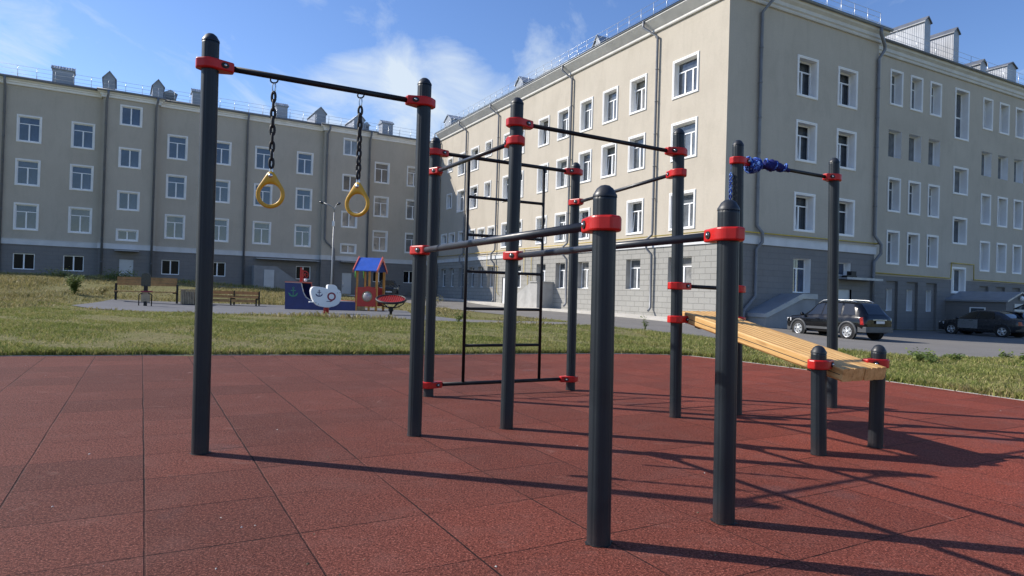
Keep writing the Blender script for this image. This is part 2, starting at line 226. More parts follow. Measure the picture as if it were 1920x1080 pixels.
# ------------------------------------------------------------------ mesh builder
class MB:
    def __init__(s): s.v = []; s.f = []; s.m = []; s.sm = []
    def face(s, pts, mat=0, smooth=False):
        i = len(s.v); s.v += [tuple(p) for p in pts]; s.f.append(list(range(i, i + len(pts)))); s.m.append(mat); s.sm.append(smooth)
    def box(s, a, b, mat=0, mtx=None):
        x0, x1 = sorted((a[0], b[0])); y0, y1 = sorted((a[1], b[1])); z0, z1 = sorted((a[2], b[2]))
        p = [(x0, y0, z0), (x1, y0, z0), (x1, y1, z0), (x0, y1, z0), (x0, y0, z1), (x1, y0, z1), (x1, y1, z1), (x0, y1, z1)]
        if mtx: p = [tuple(mtx @ Vector(q)) for q in p]
        i = len(s.v); s.v += p
        for f in ((0, 3, 2, 1), (4, 5, 6, 7), (0, 1, 5, 4), (1, 2, 6, 5), (2, 3, 7, 6), (3, 0, 4, 7)):
            s.f.append([i + k for k in f]); s.m.append(mat); s.sm.append(False)
        return s
    def ring(s, rings, mat=0, smooth=True, closed=True, cap0=True, cap1=True):
        n = len(rings[0]); base = len(s.v)
        for r in rings: s.v += [tuple(p) for p in r]
        for k in range(len(rings) - 1):
            for j in range(n if closed else n - 1):
                a = base + k * n + j; b = base + k * n + (j + 1) % n
                s.f.append([a, b, b + n, a + n]); s.m.append(mat); s.sm.append(smooth)
        if cap0: s.f.append([base + j for j in range(n)][::-1]); s.m.append(mat); s.sm.append(False)
        if cap1: s.f.append([base + (len(rings) - 1) * n + j for j in range(n)]); s.m.append(mat); s.sm.append(False)
        return s
    def tube(s, pts, r, n=12, mat=0, smooth=True, closed=False, caps=True):
        pts = [Vector(p) for p in pts]; rad = r if isinstance(r, (list, tuple)) else [r] * len(pts); rings = []
        up = None
        for i, p in enumerate(pts):
            if closed: d = pts[(i + 1) % len(pts)] - pts[i - 1]
            else: d = pts[min(i + 1, len(pts) - 1)] - pts[max(i - 1, 0)]
            d.normalize()
            if up is None:
                up = Vector((0, 0, 1)) if abs(d.z) < .9 else Vector((1, 0, 0))
            a = d.cross(up)
            if a.length < 1e-5: a = d.cross(Vector((0, 1, 0)))
            a.normalize(); b = a.cross(d); up = b.copy() if b.length > 0 else up
            up = b
            rings.append([p + (a * math.cos(t) + b * math.sin(t)) * rad[i] for t in [2 * math.pi * k / n for k in range(n)]])
        if closed: rings.append(rings[0]); caps = False
        return s.ring(rings, mat, smooth, True, caps, caps)
    def prism(s, outline, y0, y1, mat=0, plane='xz'):
        # outline in plane, extruded along the third axis
        def P(a, b, c): return (a, c, b) if plane == 'xz' else ((a, b, c) if plane == 'xy' else (c, a, b))
        s.face([P(a, b, y0) for a, b in outline], mat); s.face([P(a, b, y1) for a, b in outline][::-1], mat); n = len(outline)
        for i in range(n):
            a = outline[i]; b = outline[(i + 1) % n]; s.face([P(*a, y1), P(*b, y1), P(*b, y0), P(*a, y0)], mat)
        return s
    def lathe(s, prof, c=(0, 0, 0), n=24, mat=0, axis='z', smooth=True, cap=False):
        rings = []
        for r, h in prof:
            rg = []
            for k in range(n):
                t = 2 * math.pi * k / n; a, b = r * math.cos(t), r * math.sin(t)
                rg.append({'z': (c[0] + a, c[1] + b, c[2] + h), 'y': (c[0] + a, c[1] + h, c[2] + b), 'x': (c[0] + h, c[1] + a, c[2] + b)}[axis])
            rings.append(rg)
        return s.ring(rings, mat, smooth, True, cap, cap)
    def build(s, name, mats, parent=None, mtx=None, bevel=0, merge=False, fix=True):
        me = bpy.data.meshes.new(name); me.from_pydata(s.v, [], s.f)
        if not isinstance(mats, (list, tuple)): mats = [mats]
        for m in mats: me.materials.append(M[m] if isinstance(m, str) else m)
        me.polygons.foreach_set('material_index', s.m); me.polygons.foreach_set('use_smooth', s.sm)
        if fix or merge:
            import bmesh
            b = bmesh.new(); b.from_mesh(me)
            if merge: bmesh.ops.remove_doubles(b, verts=b.verts, dist=1e-4)
            if fix: bmesh.ops.recalc_face_normals(b, faces=b.faces)
            b.to_mesh(me); b.free()
        me.update()
        return link(name, me, parent, mtx, bevel)
def link(name, me, parent=None, mtx=None, bevel=0):
    o = bpy.data.objects.new(name, me); COL.objects.link(o)
    if parent is not None: o.parent = parent
    if mtx is not None:
        o.matrix_basis = mtx
    if bevel:
        b = o.modifiers.new('bevel', 'BEVEL'); b.width = bevel; b.segments = 2; b.limit_method = 'ANGLE'; b.angle_limit = math.radians(40)
    return o
def tag(o, label, cat, group=None, kind=None):
    if label: o['label'] = label
    if cat: o['category'] = cat
    if group: o['group'] = group
    if kind: o['kind'] = kind
    return o
def thing(name, label, cat, loc=(0, 0, 0), rz=0, group=None):
    o = bpy.data.objects.new(name, None); COL.objects.link(o); o.location = loc; o.rotation_euler = (0, 0, rz); o.empty_display_size = .2
    return tag(o, label, cat, group)

# ------------------------------------------------------------------ terrain
C0 = np.array([10.156, 31.862]); AX = np.array([.472, -.8816]); BX = np.array([.8816, .472])
LU = np.array([.8581, .5134]); LN = np.array([-.5134, .8581])
def SP(u, o=0): return C0 - AX * u - BX * o
def EP(u, o=0): return C0 + BX * u + AX * o
def LP(u, o=0): return LU * u + LN * (61 - o)
cp = [(-7.5, 9.5, 0), (1.5, 13, 0), (3.6, 13.2, 0), (6.3, 8, 0), (0, 0, 0), (-8, 0, 0), (8, 0, 0), (-3, 6, 0), (3, 6, 0), (0, -20, 0), (-20, 0, 0.05), (20, 0, -.15),
      (-15.7, 24.4, .12), (-10.8, 22.6, .12), (-3.7, 23.3, .12), (-1.8, 22.4, .10), (-16, 32, .12), (-12, 34, .14), (-6, 33, .14),
      (-45, 35, 1.2), (-40, 20, .5), (-27, 37, 1.10), (-32.5, 35, 1.15), (-22.5, 39.5, .98), (-18.5, 41.5, .80), (13.9, 26.8, -.33), (9, 18, -.12), (14, 17.6, -.2), (22, 27, -.45), (34, 34, -.5), (25, 15, -.35), (6, 22, -.03), (15, 8, -.12), (-60, 80, 1.4), (60, 60, -.8), (0, 100, .6)]
for u, z in ((-7, 1.3), (3.7, 1.28), (11, .85), (18, .65), (25, .62)): cp.append((*LP(u), z))
for u, z in ((37, .45), (25, .3), (20, .12), (10, .05), (4, .0), (0, -.08)): cp.append((*SP(u), z))
for u, z in ((3, -.14), (11, -.38)): cp.append((*EP(u), z))
for u, z in ((16, -.4), (23, -.52), (33, -.55)): cp.append((*EP(u, -2.21), z))
cp = np.array(cp)
def _phi(r2): return np.where(r2 > 0, .5 * r2 * np.log(np.maximum(r2, 1e-9)), 0)
_n = len(cp); _K = _phi(((cp[:, None, :2] - cp[None, :, :2]) ** 2).sum(-1)) + np.eye(_n) * 2.0; _P = np.c_[np.ones(_n), cp[:, :2]]
_W = np.linalg.solve(np.block([[_K, _P], [_P.T, np.zeros((3, 3))]]), np.r_[cp[:, 2], 0, 0, 0])
def terr(x, y):
    x = np.clip(np.asarray(x, float), -55, 50); y = np.clip(np.asarray(y, float), -15, 85)
    r2 = (x[..., None] - cp[:, 0]) ** 2 + (y[..., None] - cp[:, 1]) ** 2
    return _phi(r2) @ _W[:_n] + _W[_n] + _W[_n + 1] * x + _W[_n + 2] * y
def tz(x, y): return float(terr(x, y))
def inpoly(x, y, poly):
    x = np.asarray(x); y = np.asarray(y); ins = np.zeros(x.shape, bool); n = len(poly)
    for i in range(n):
        x1, y1 = poly[i]; x2, y2 = poly[(i + 1) % n]
        c = ((y1 > y) != (y2 > y)); xi = (x2 - x1) * (y - y1) / (y2 - y1 + 1e-12) + x1; ins ^= c & (x < xi)
    return ins
PAD = [(-20, 3.2), (-13, 6.7), (-7.36, 9.53), (-5.68, 10.2), (-2.32, 11.3), (.44, 12.4), (1.49, 12.83), (2.35, 13.02), (3.0, 13.1), (3.55, 12.97), (3.95, 12.5), (4.4, 11.85), (4.92, 10.98), (5.42, 9.9), (5.84, 8.98), (6.3, 8.0), (7.6, 5.6), (11, -1), (11, -9), (-20, -9)]
PLAY = [(-17.3, 25.9), (-15.6, 24.3), (-12.54, 22.4), (-10.84, 22.62), (-8.0, 23.2), (-3.46, 22.73), (-2.52, 22.3), (-1.5, 22.2), (-1.95, 24.2), (-2.95, 26.0), (-4.4, 28.9), (-5.0, 31.6), (-7, 34.2), (-12.9, 34.3), (-16.6, 33.0), (-19.0, 31.4)]
PATH = [(-1.5, 22.25), (-.29, 22.6), (1.97, 23.4), (4.1, 24.35), (3.6, 26.15), (2.1, 25.4), (-.32, 24.25), (-1.93, 24.1)]
Q = SP(-14.3, 9.7)
ROAD = [tuple(SP(37, 2.55)), tuple(SP(37, 8.6)), tuple(SP(26, 9.2)), tuple(SP(12, 9.75)), tuple(SP(-5, 9.7)), tuple(SP(-12.8, 9.75)), tuple(Q + BX * 1.6), tuple(Q + BX * 50), tuple(EP(50, -1)), tuple(EP(11.6, -1)), tuple(EP(0.0, .02)), tuple(SP(0, 2.55))]
PAVE = [tuple(SP(37, 0)), tuple(SP(37, 2.5)), tuple(SP(-.2, 2.5)), tuple(SP(-.2, 0))]
GX = np.concatenate([-np.geomspace(1600, 58, 10), np.arange(-56, 52, 1.5), np.geomspace(54, 1600, 10)])
GY = np.concatenate([[-1200, -300, -60, -25], np.arange(-15, 84, 1.5), np.geomspace(86, 1800, 10)])
def sheet(name, poly, off, mat, thick=0.0, kind='structure'):
    import bmesh
    b = bmesh.new(); f = b.faces.new([b.verts.new((x, y, 0)) for x, y in poly])
    xs = [p[0] for p in poly]; ys = [p[1] for p in poly]
    for g, ax, lo, hi in ((GX, 0, min(xs), max(xs)), (GY, 1, min(ys), max(ys))):
        for v in g:
            if lo < v < hi:
                co = [0, 0, 0]; no = [0, 0, 0]; co[ax] = float(v); no[ax] = 1
                bmesh.ops.bisect_plane(b, geom=b.verts[:] + b.edges[:] + b.faces[:], plane_co=co, plane_no=no)
    bmesh.ops.triangulate(b, faces=[f for f in b.faces if len(f.verts) > 4])
    for v in b.verts: v.co.z = tz(v.co.x, v.co.y) + off
    if thick:
        r = bmesh.ops.extrude_face_region(b, geom=b.faces[:]); top = [e for e in r['geom'] if isinstance(e, bmesh.types.BMVert)]
        for v in top: v.co.z += thick
    bmesh.ops.recalc_face_normals(b, faces=b.faces)
    if sum(f.normal.z for f in b.faces if abs(f.normal.z) > .5) < 0 and not thick: bmesh.ops.reverse_faces(b, faces=b.faces)
    me = bpy.data.meshes.new(name); b.to_mesh(me); b.free(); me.materials.append(M[mat]); o = link(name, me)
    if kind: o['kind'] = kind
    return o
def build_ground():
    X, Y = np.meshgrid(GX, GY); Z = terr(X, Y); ins = inpoly(X, Y, PAD); Z = np.where(ins, Z - .03, Z)
    nx, ny = len(GX), len(GY); me = bpy.data.meshes.new('ground'); v = np.stack([X, Y, Z], -1).reshape(-1, 3)
    idx = np.arange(nx * ny).reshape(ny, nx); f = np.stack([idx[:-1, :-1], idx[:-1, 1:], idx[1:, 1:], idx[1:, :-1]], -1).reshape(-1, 4)
    me.from_pydata(v.tolist(), [], f.tolist()); me.materials.append(M['meadow_soil']); o = link('ground', me); o['kind'] = 'structure'
    # pad : flat rubber
    m = MB(); m.face([(x, y, 0.0) for x, y in PAD]); m.build('rubber_pad', 'rubber_tile')['kind'] = 'structure'
    # pale kerb round the pad
    k = MB(); P = [Vector((x, y)) for x, y in PAD[:17]]
    for i in range(len(P) - 1):
        a, b = P[i], P[i + 1]; d = (b - a).normalized(); nrm = Vector((-d.y, d.x)); a2 = a; b2 = b + d * .01
        k.face([(a2.x, a2.y, .006), (b2.x, b2.y, .006), (b2.x + nrm.x * .06, b2.y + nrm.y * .04, .006), (a2.x + nrm.x * .04, a2.y + nrm.y * .04, .006)])
        k.face([(a2.x, a2.y, -.05), (b2.x, b2.y, -.05), (b2.x, b2.y, .006), (a2.x, a2.y, .006)])
    k.build('kerb', 'cement')['kind'] = 'structure'
    sheet('playground_surface', PLAY, .022, 'playground_rubber'); sheet('path', PATH, .024, 'asphalt'); sheet('road', ROAD, .02, 'asphalt')
    sheet('pavement', PAVE, -.02, 'pale_concrete', .15)
    sheet('dirt_strip', [tuple(LP(3, 6.0)), tuple(LP(10, 6.5)), tuple(LP(17, 6.2)), tuple(LP(25.5, 5.5)), tuple(LP(25.9, .1)), tuple(LP(2.6, .1))], .015, 'dirt')
    sheet('lane', [tuple(SP(38, 9)), tuple(SP(26, 9.6)), tuple(SP(26, 10.8)), tuple(SP(39, 13)), tuple(LP(16, 8.2)), tuple(LP(6, 9.8)), tuple(LP(6, 8.6)), tuple(LP(16, 7))], .018, 'pale_concrete')
build_ground()

# ------------------------------------------------------------------ buildings
def facade(origin, xd, yd, z=0):
    return Matrix(((xd[0], yd[0], 0, origin[0]), (xd[1], yd[1], 0, origin[1]), (0, 0, 1, z), (0, 0, 0, 1)))
FS = facade(C0, AX, BX); FE = facade(C0, BX, -AX); FW = facade(C0 - AX * 2.21, BX, -AX); FL = facade(LN * 61, LU, LN)
def wallgrid(mb, x0, x1, z0, z1, ops, y=0.0, mat=0):
    ops = [(max(a, x0), min(b, x1), max(c, z0), min(d, z1)) for a, b, c, d in ops]; ops = [o for o in ops if o[1] > o[0] + 1e-4 and o[3] > o[2] + 1e-4]
    xs = sorted({x0, x1, *[v for o in ops for v in o[:2]]}); zs = sorted({z0, z1, *[v for o in ops for v in o[2:]]})
    for i in range(len(xs) - 1):
        run = None
        for j in range(len(zs) - 1):
            cxm = (xs[i] + xs[i + 1]) / 2; czm = (zs[j] + zs[j + 1]) / 2
            hole = any(o[0] < cxm < o[1] and o[2] < czm < o[3] for o in ops)
            if not hole:
                mb.face([(xs[i], y, zs[j]), (xs[i + 1], y, zs[j]), (xs[i + 1], y, zs[j + 1]), (xs[i], y, zs[j + 1])], mat)
WCACHE = {}
def frame_rect(mb, x0, x1, z0, z1, t, y0, y1, mat=0):
    mb.box((x0, y0, z0), (x1, y1, z0 + t), mat); mb.box((x0, y0, z1 - t), (x1, y1, z1), mat); mb.box((x0, y0, z0 + t), (x0 + t, y1, z1 - t), mat); mb.box((x1 - t, y0, z0 + t), (x1, y1, z1 - t), mat)
def window(root, Fm, x0, x1, z0, z1, kind='two', reveal=.24, trim=True, pane='pane_dark', tilt=False, y=0.0, lin='white_trim', tw=.13):
    w = round(x1 - x0, 2); h = round(z1 - z0, 2); key = (w, h, kind, reveal, trim, pane, tilt, lin)
    if key not in WCACHE:
        i = tw if trim else .0
        a, b, c, d = i, w - i, i, h - i                        # glazed opening
        f = MB(); t = .055; frame_rect(f, a, b, c, d, t, reveal, reveal + .07)
        W_, H_ = b - a, d - c
        tr = None
        if kind in ('two', 'three', 'one'):
            tr = d - H_ * .29; f.box((a + t, reveal + .002, tr - .03), (b - t, reveal + .066, tr + .03))
        top = (tr - .03) if tr else d - t
        nm = {'two': 2, 'three': 3, 'one': 1, 'pair': 2, 'single': 1, 'tall': 1}[kind]
        for k in range(1, nm):
            xm = a + W_ * k / nm; f.box((xm - .045, reveal - .004, c + t), (xm + .045, reveal + .062, top))
        if kind == 'tall': f.box((a + t, reveal - .003, c + H_ * .46), (b - t, reveal + .066, c + H_ * .46 + .1)); f.box((a + t + .16, reveal - .002, c + t), (a + t + .24, reveal + .06, d - t))
        f.box((a - .02, reveal - .09, c - .002), (b + .02, reveal + .01, c + .03))         # sill
        if tilt:
            # tilted sash leaning into the room
            xa, xb = a + t + .01, a + W_ / nm - .05 if nm > 1 else b - t
            for xx in (xa, xb - .05):
                zt = top - .02; f.face([(xx, reveal + .05, c + t), (xx + .05, reveal + .05, c + t), (xx + .05, reveal + .15, zt), (xx, reveal + .15, zt)])
                f.face([(xx + .05, reveal + .05, c + t), (xx + .05, reveal + .09, c + t), (xx + .05, reveal + .19, zt), (xx + .05, reveal + .15, zt)])
        p = MB(); yb = reveal + (.20 if tilt else .035)
        nx_ = [a + .02 + (W_ - .04) * k / nm for k in range(nm + 1)]
        for k in range(nm):
            e = (random.random() - .5) * .012; e2 = (random.random() - .5) * .012
            for zz0, zz1 in (((c + .02, tr), (tr, d - .02)) if tr else ((c + .02, d - .02),)):
                p.face([(nx_[k], yb + e, zz0), (nx_[k + 1], yb - e, zz0), (nx_[k + 1], yb - e + e2, zz1), (nx_[k], yb + e + e2, zz1)])
        if tilt: frame_rect(p, a - .01, b + .01, c - .01, d + .01, .03, reveal + .07, yb + .01)
        s = MB()
        q = reveal + .06
        s.face([(a, 0, c), (b, 0, c), (b, q, c), (a, q, c)]); s.face([(a, 0, d), (b, 0, d), (b, q, d), (a, q, d)]); s.face([(a, 0, c), (a, 0, d), (a, q, d), (a, q, c)]); s.face([(b, 0, c), (b, 0, d), (b, q, d), (b, q, c)])
        if trim:
            frame_rect(s, 0, w, 0, h, tw, -.035, .0); frame_rect(s, .02, w - .02, .02, h - .02, .045, -.055, -.0352)
        ob = [f.build('window', 'pvc_white', fix=True).data, p.build('pane', pane, fix=False).data, s.build('surround', lin, fix=not True).data]
        for o in list(COL.objects):
            if o.data in ob: bpy.data.objects.remove(o)
        WCACHE[key] = ob
    fm, pm, sm = WCACHE[key]
    base = root_inv(root) @ Fm @ Matrix.Translation((x0, y, z0))
    o = link('window', fm, root, base); link('pane', pm, o); link('window_surround', sm, o)
    return o
def root_inv(root):
    return Matrix.Translation(-root.location)
def part(mb, name, mats, root, Fm, bevel=0, **k): return mb.build(name, mats, root, root_inv(root) @ Fm, bevel, **k)
def pipe(root, Fm, pts, r=.07, name='downpipe', mat='pipe_grey', brackets=True):
    m = MB(); m.tube(pts, r, 10)
    if brackets:
        for a, b in zip(pts[:-1], pts[1:]):
            if abs(a[2] - b[2]) > 3:
                n = int(abs(a[2] - b[2]) / 1.6)
                for k in range(1, n):
                    t = k / n; c = [a[i] + (b[i] - a[i]) * t for i in range(3)]; m.tube([(c[0], c[1], c[2] - .035), (c[0], c[1], c[2] + .035)], r + .014, 10)
                    m.box((c[0] - .012, c[1], c[2] - .012), (c[0] + .012, c[1] + .16, c[2] + .012))
    return part(m, name, mat, root, Fm)
def dpipe(root, Fm, x, ztop, zbot, band, kx=.0, y=-.13, dirx=1, out=-.55):
    pts = [(x + kx, out, ztop), (x + kx, out, ztop - .35), (x, y, ztop - 1.0), (x, y, band + .75), (x + .0, y - .02, band + .55), (x - .22 * dirx, y - .22, band + .28), (x - .22 * dirx, y - .22, band - .2), (x, y - .02, band - .55), (x, y, zbot + .25), (x + .06, y - .2, zbot + .05)]
    return pipe(root, Fm, pts)
def railing(root, Fm, x0, x1, z, y, h=.88, step=1.1, name='roof_railing', lean=0.0):
    m = MB(); n = max(1, int(round((x1 - x0) / step)))
    for k in range(n + 1):
        x = x0 + (x1 - x0) * k / n; m.tube([(x, y, z - .1), (x, y, z + h)], .016, 5); m.tube([(x, y + .4, z - .05), (x, y + .02, z + h * .6)], .011, 4)
    for q in (.34, .67, 1.0): m.tube([(x0, y, z + h * q), (x1, y, z + h * q)], .011, 5)
    return part(m, name, 'galvanised', root, Fm)
def cornice(root, Fm, segs, z0=15.9, zt=16.6, gut=True, mat='cornice_paint', soffit=False):
    # segs: list of (x0, x1, y, returnLeft, returnRight)
    m = MB(); g = MB()
    prof = [(0, z0), (-.10, z0), (-.13, z0 + .06), (-.13, z0 + .14), (-.20, z0 + .2), (-.20, z0 + (zt - z0) * .55), (-.34, z0 + (zt - z0) * .72), (-.40, zt - .04), (0, zt - .04)]
    if soffit: prof = [(0, z0), (-.09, z0), (-.12, z0 + .05), (-.12, z0 + .15), (-.15, z0 + .18), (-.50, zt - .12), (-.50, zt - .04), (0, zt - .04)]
    for x0, x1, y, rl, rr in segs:
        a = x0 - (.4 if rl else 0); b = x1 + (.4 if rr else 0)
        for (y1, z1), (y2, z2) in zip(prof[:-1], prof[1:]):
            xa1 = x0 + (y1 if rl else 0); xa2 = x0 + (y2 if rl else 0); xb1 = x1 - (y1 if rr else 0); xb2 = x1 - (y2 if rr else 0)
            m.face([(xa1, y + y1, z1), (xb1, y + y1, z1), (xb2, y + y2, z2), (xa2, y + y2, z2)])
            if rl: m.face([(xa1, y + y1, z1), (xa2, y + y2, z2), (xa2, y + .6, z2), (xa1, y + .6, z1)])
            if rr: m.face([(xb1, y + y1, z1), (xb2, y + y2, z2), (xb2, y + .6, z2), (xb1, y + .6, z1)])
        if gut:
            g.tube([(a - .05, y - .46, zt), (b + .05, y - .46, zt)], .085, 8); g.box((a, y - .47, zt - .02), (b, y + .02, zt + .035))
    part(m, 'cornice', mat, root, Fm)
    if gut: part(g, 'gutter', 'gutter_grey', root, Fm)
def band(root, Fm, segs, z0, z1, p=.07):
    m = MB()
    for x0, x1, y in segs: m.box((x0, y - p, z0), (x1, y + .02, z1)); m.box((x0, y - p - .03, z1), (x1, y + .02, z1 + .035))
    part(m, 'band', 'band_paint', root, Fm)
def vent(root, Fm, x0, x1, y0, y1, z0, z1, gable=.35, mat='corrugated_grey', capm='roof_metal'):
    m = MB(); m.box((x0, y0, z0), (x1, y1, z1)); xm = (x0 + x1) / 2; zt = z1 + gable
    m.face([(x0, y0, z1), (x1, y0, z1), (xm, y0, zt)]); m.face([(x0, y1, z1), (x1, y1, z1), (xm, y1, zt)])
    o = part(m, 'chimney', mat, root, Fm)
    c = MB(); e = .09
    for sgn in (-1, 1):
        xa = xm; xb = (x1 + e if sgn > 0 else x0 - e); zb = z1 - e * gable / ((x1 - x0) / 2)
        c.face([(xa, y0 - e, zt + .02), (xb, y0 - e, zb + .02), (xb, y1 + e, zb + .02), (xa, y1 + e, zt + .02)]); c.face([(xa, y0 - e, zt - .05), (xb, y0 - e, zb - .05), (xb, y1 + e, zb - .05), (xa, y1 + e, zt - .05)])
        c.face([(xa, y0 - e, zt + .02), (xb, y0 - e, zb + .02), (xb, y0 - e, zb - .05), (xa, y0 - e, zt - .05)]); c.face([(xb, y0 - e, zb + .02), (xb, y1 + e, zb + .02), (xb, y1 + e, zb - .05), (xb, y0 - e, zb - .05)])
    c.build('chimney_cap', capm, o, None, fix=False)
    return o
def vent_wide(root, Fm, x0, x1, y0, y1, z0, z1):
    m = MB(); m.box((x0, y0, z0), (x1, y1, z1)); o = part(m, 'chimney', 'sheet_grey', root, Fm); c = MB(); e = .07
    ym = (y0 + y1) / 2; c.prism([(y0 - e, z1 - .06), (y0 - e, z1), (ym, z1 + .34), (y1 + e, z1), (y1 + e, z1 - .06)], x0 - e, x1 + e, plane='yz')
    n = int((x1 - x0) / .16)
    for k in range(n + 1):
        x = x0 - e + (x1 - x0 + 2 * e) * k / n; c.box((x - .03, y0 - e - .02, z1 - .06), (x + .03, y0 - e, z1 + .02)); c.face([(x - .03, y0 - e, z1 + .03), (x + .03, y0 - e, z1 + .03), (x + .03, ym, z1 + .37), (x - .03, ym, z1 + .37)])
    c.build('chimney_cap', 'corrugated_grey', o, None); return o
def dormer(root, Fm, x0, x1, y, z0, z1):
    m = MB(); m.box((x0, y, z0), (x1, y + 1.6, z1)); o = part(m, 'dormer', 'sheet_grey', root, Fm); l = MB(); l.box((x0 + .08, y - .03, z0 + .12), (x1 - .08, y - .004, z1 - .1))
    for k in range(5): l.box((x0 + .1, y - .06, z0 + .16 + k * (z1 - z0 - .3) / 5), (x1 - .1, y - .031, z0 + .2 + k * (z1 - z0 - .3) / 5))
    l.build('louvre', 'roof_metal', o); r = MB(); r.prism([(x0 - .1, z1), ((x0 + x1) / 2, z1 + .3), (x1 + .1, z1)], y - .12, y + 1.6); r.build('dormer_roof', 'corrugated_grey', o)
def roofmesh(mb, x0, x1, y0, y1, z, rise=1.8, hipl=True, hipr=True):
    ym = (y0 + y1) / 2; hl = (y1 - y0) / 2; a = (x0 + (hl if hipl else 0), ym, z + rise); b = (x1 - (hl if hipr else 0), ym, z + rise)
    mb.face([(x0, y0, z), (x1, y0, z), b, a]); mb.face([(x1, y1, z), (x0, y1, z), a, b]); mb.face([(x0, y1, z), (x0, y0, z), a]); mb.face([(x1, y0, z), (x1, y1, z), b])
    mb.face([(x0, y0, z - .02), (x1, y0, z - .02), (x1, y1, z - .02), (x0, y1, z - .02)])

def build_corner_building():
    root = thing('apartment_building', 'cream four storey corner building with sunlit long side and shaded end wall', 'building', (C0[0], C0[1], 0))
    BT = 4.0; TOP = 16.6
    # ---- sunny side (x = -u)
    cols = [(1.96, 3.92, 'three'), (6.05, 7.57, 'two'), (8.7, 10.24, 'two'), (11.3, 12.75, 'two'), (14.02, 15.5, 'two'), (16.58, 18.1, 'two'), (20.17, 21.7, 'two'), (22.1, 23.6, 'two'), (28.22, 29.9, 'two'), (31.0, 32.7, 'two')]
    win = []
    for r, (z0, z1) in enumerate(((11.74, 13.82), (8.4, 10.46), (4.72, 6.74))):
        for u0, u1, k in cols:
            if r == 2 and u0 > 28: continue
            win.append((-u1, -u0, z0, z1, k, True))
    for z0, z1 in ((12.5, 13.86), (9.04, 10.46)):
        win.append((-26.96, -25.68, z0, z1, 'single', True)); win.append((-35.2, -33.95, z0 - .1, z1 - .05, 'single', True))
    for u0, u1 in ((24.7, 26.05), (26.6, 28.05), (28.5, 29.8), (30.95, 32.2), (33.0, 34.4), (34.95, 36.3)): win.append((-u1, -u0, 5.64, 6.66, 'pair', True))
    low = [(-b, -a, 1.6, 3.32, 'two', False) for a, b in ((2.13, 3.9), (6.22, 7.5), (11.3, 12.55), (14.07, 15.26), (16.6, 17.86), (20.17, 21.4), (24.8, 25.95), (26.72, 27.8), (28.6, 29.65), (30.8, 31.95), (33.0, 34.2), (35, 36.3))]
    w = MB(); wallgrid(w, -37.3, 0, BT, TOP, [o[:4] for o in win]); part(w, 'wall', 'stucco', root, FS)
    w = MB(); dr = (-23.2, -22.3, .2, 2.4); wallgrid(w, -37.3, 0, -1, BT, [o[:4] for o in low] + [dr]); part(w, 'plinth', 'plinth_block', root, FS)
    for a, b, c, d, k, t in win: window(root, FS, a, b, c, d, k, .24, True, random.choice(['pane_grey', 'pane_curtain', 'pane_dark', 'pane_grey']), tilt=(random.random() < .45 and k == 'two'))
    for a, b, c, d, k, t in low: window(root, FS, a, b, c, d, k, .32, False, random.choice(['pane_dark', 'pane_grey', 'pane_curtain']), lin='cement')
    d = MB(); d.box((dr[0], .06, dr[2]), (dr[1], .14, dr[3])); o = part(d, 'door', 'pvc_white', root, FS); hd = MB(); hd.box((dr[1] - .15, .01, 1.2), (dr[1] - .1, .06, 1.35)); hd.build('handle', 'steel', o)
    cornice(root, FS, [(-37.3, 0, 0, False, True)], 15.88, TOP, soffit=True); band(root, FS, [(-37.3, 0.07, 0)], 3.9, 4.18)
    for u, kx in ((5.1, -.75), (13.65, -.6), (24.4, -.75), (30.75, -.75), (36.9, -.6)): dpipe(root, FS, -u, 16.55, .35, 4.05, kx)
    pipe(root, FS, [(-37.2, -.16, 4.5), (0.16, -.16, 4.5)], .03, 'gas_pipe', 'gas_yellow', False)
    pipe(root, FS, [(-19.6, -.08, 4.5), (-19.6, -.08, 2.6), (-19.0, -.08, 2.5), (-19.0, -.08, 1.3), (-18.5, -.08, 1.2), (-18.5, -.08, 3.9)], .022, 'gas_pipe', 'gas_yellow', False)
    pipe(root, FS, [(-25.9, -.08, 4.4), (-25.9, -.1, 3.4), (-23.9, -.1, 3.3), (-23.9, -.1, 1.2), (-23.6, -.1, 1.0)], .022, 'gas_pipe', 'gas_yellow', False)
    railing(root, FS, -37, -.1, 16.72, -.12)
    vent_wide_list = []
    for u0, u1, y0, h in ((36.2, 37.9, .6, 1.55), (22.0, 23.2, .7, 1.35), (11.55, 12.3, .6, 1.05)): vent(root, FS, -u1, -u0, y0, y0 + 3.2, 16.5, 16.5 + h, .5, 'sheet_grey', 'corrugated_grey')
    for u0, u1, y in ((31.3, 33.0, .8), (26.3, 27.6, .9), (17.3, 19.4, .7)): dormer(root, FS, -u1, -u0, y, 16.55, 17.35)
    # cellar entrance on the sunny side : end face plus sloping wing wall
    zb = -.2; e = MB(); e.prism([(-15.5, zb), (-15.5, 1.95), (-16.4, 1.95), (-20.6, .2), (-20.6, zb)], -1.29, 0.01); e.box((-16.5, -1.36, 1.95), (-15.43, 0.01, 2.03)); part(e, 'cellar_entrance', 'cement', root, FS)
    # ---- shaded end wall
    ewin = [(a, b, c, d, 'two', True) for c, d in ((11.85, 14.0), (8.46, 10.62), (4.8, 6.85)) for a, b in ((4.9, 6.54), (8.15, 9.83))]
    elow = [(5.0, 6.34, 1.62, 3.42, 'two', False), (8.35, 9.63, 2.66, 3.38, 'pair', False)]; edoor = (8.62, 9.76, -.36, 1.9)
    w = MB(); wallgrid(w, 0, 11.7, BT, TOP, [o[:4] for o in ewin]); w.face([(11.7, 0, BT), (11.7, 2.4, BT), (11.7, 2.4, TOP), (11.7, 0, TOP)]); part(w, 'wall', 'stucco', root, FE)
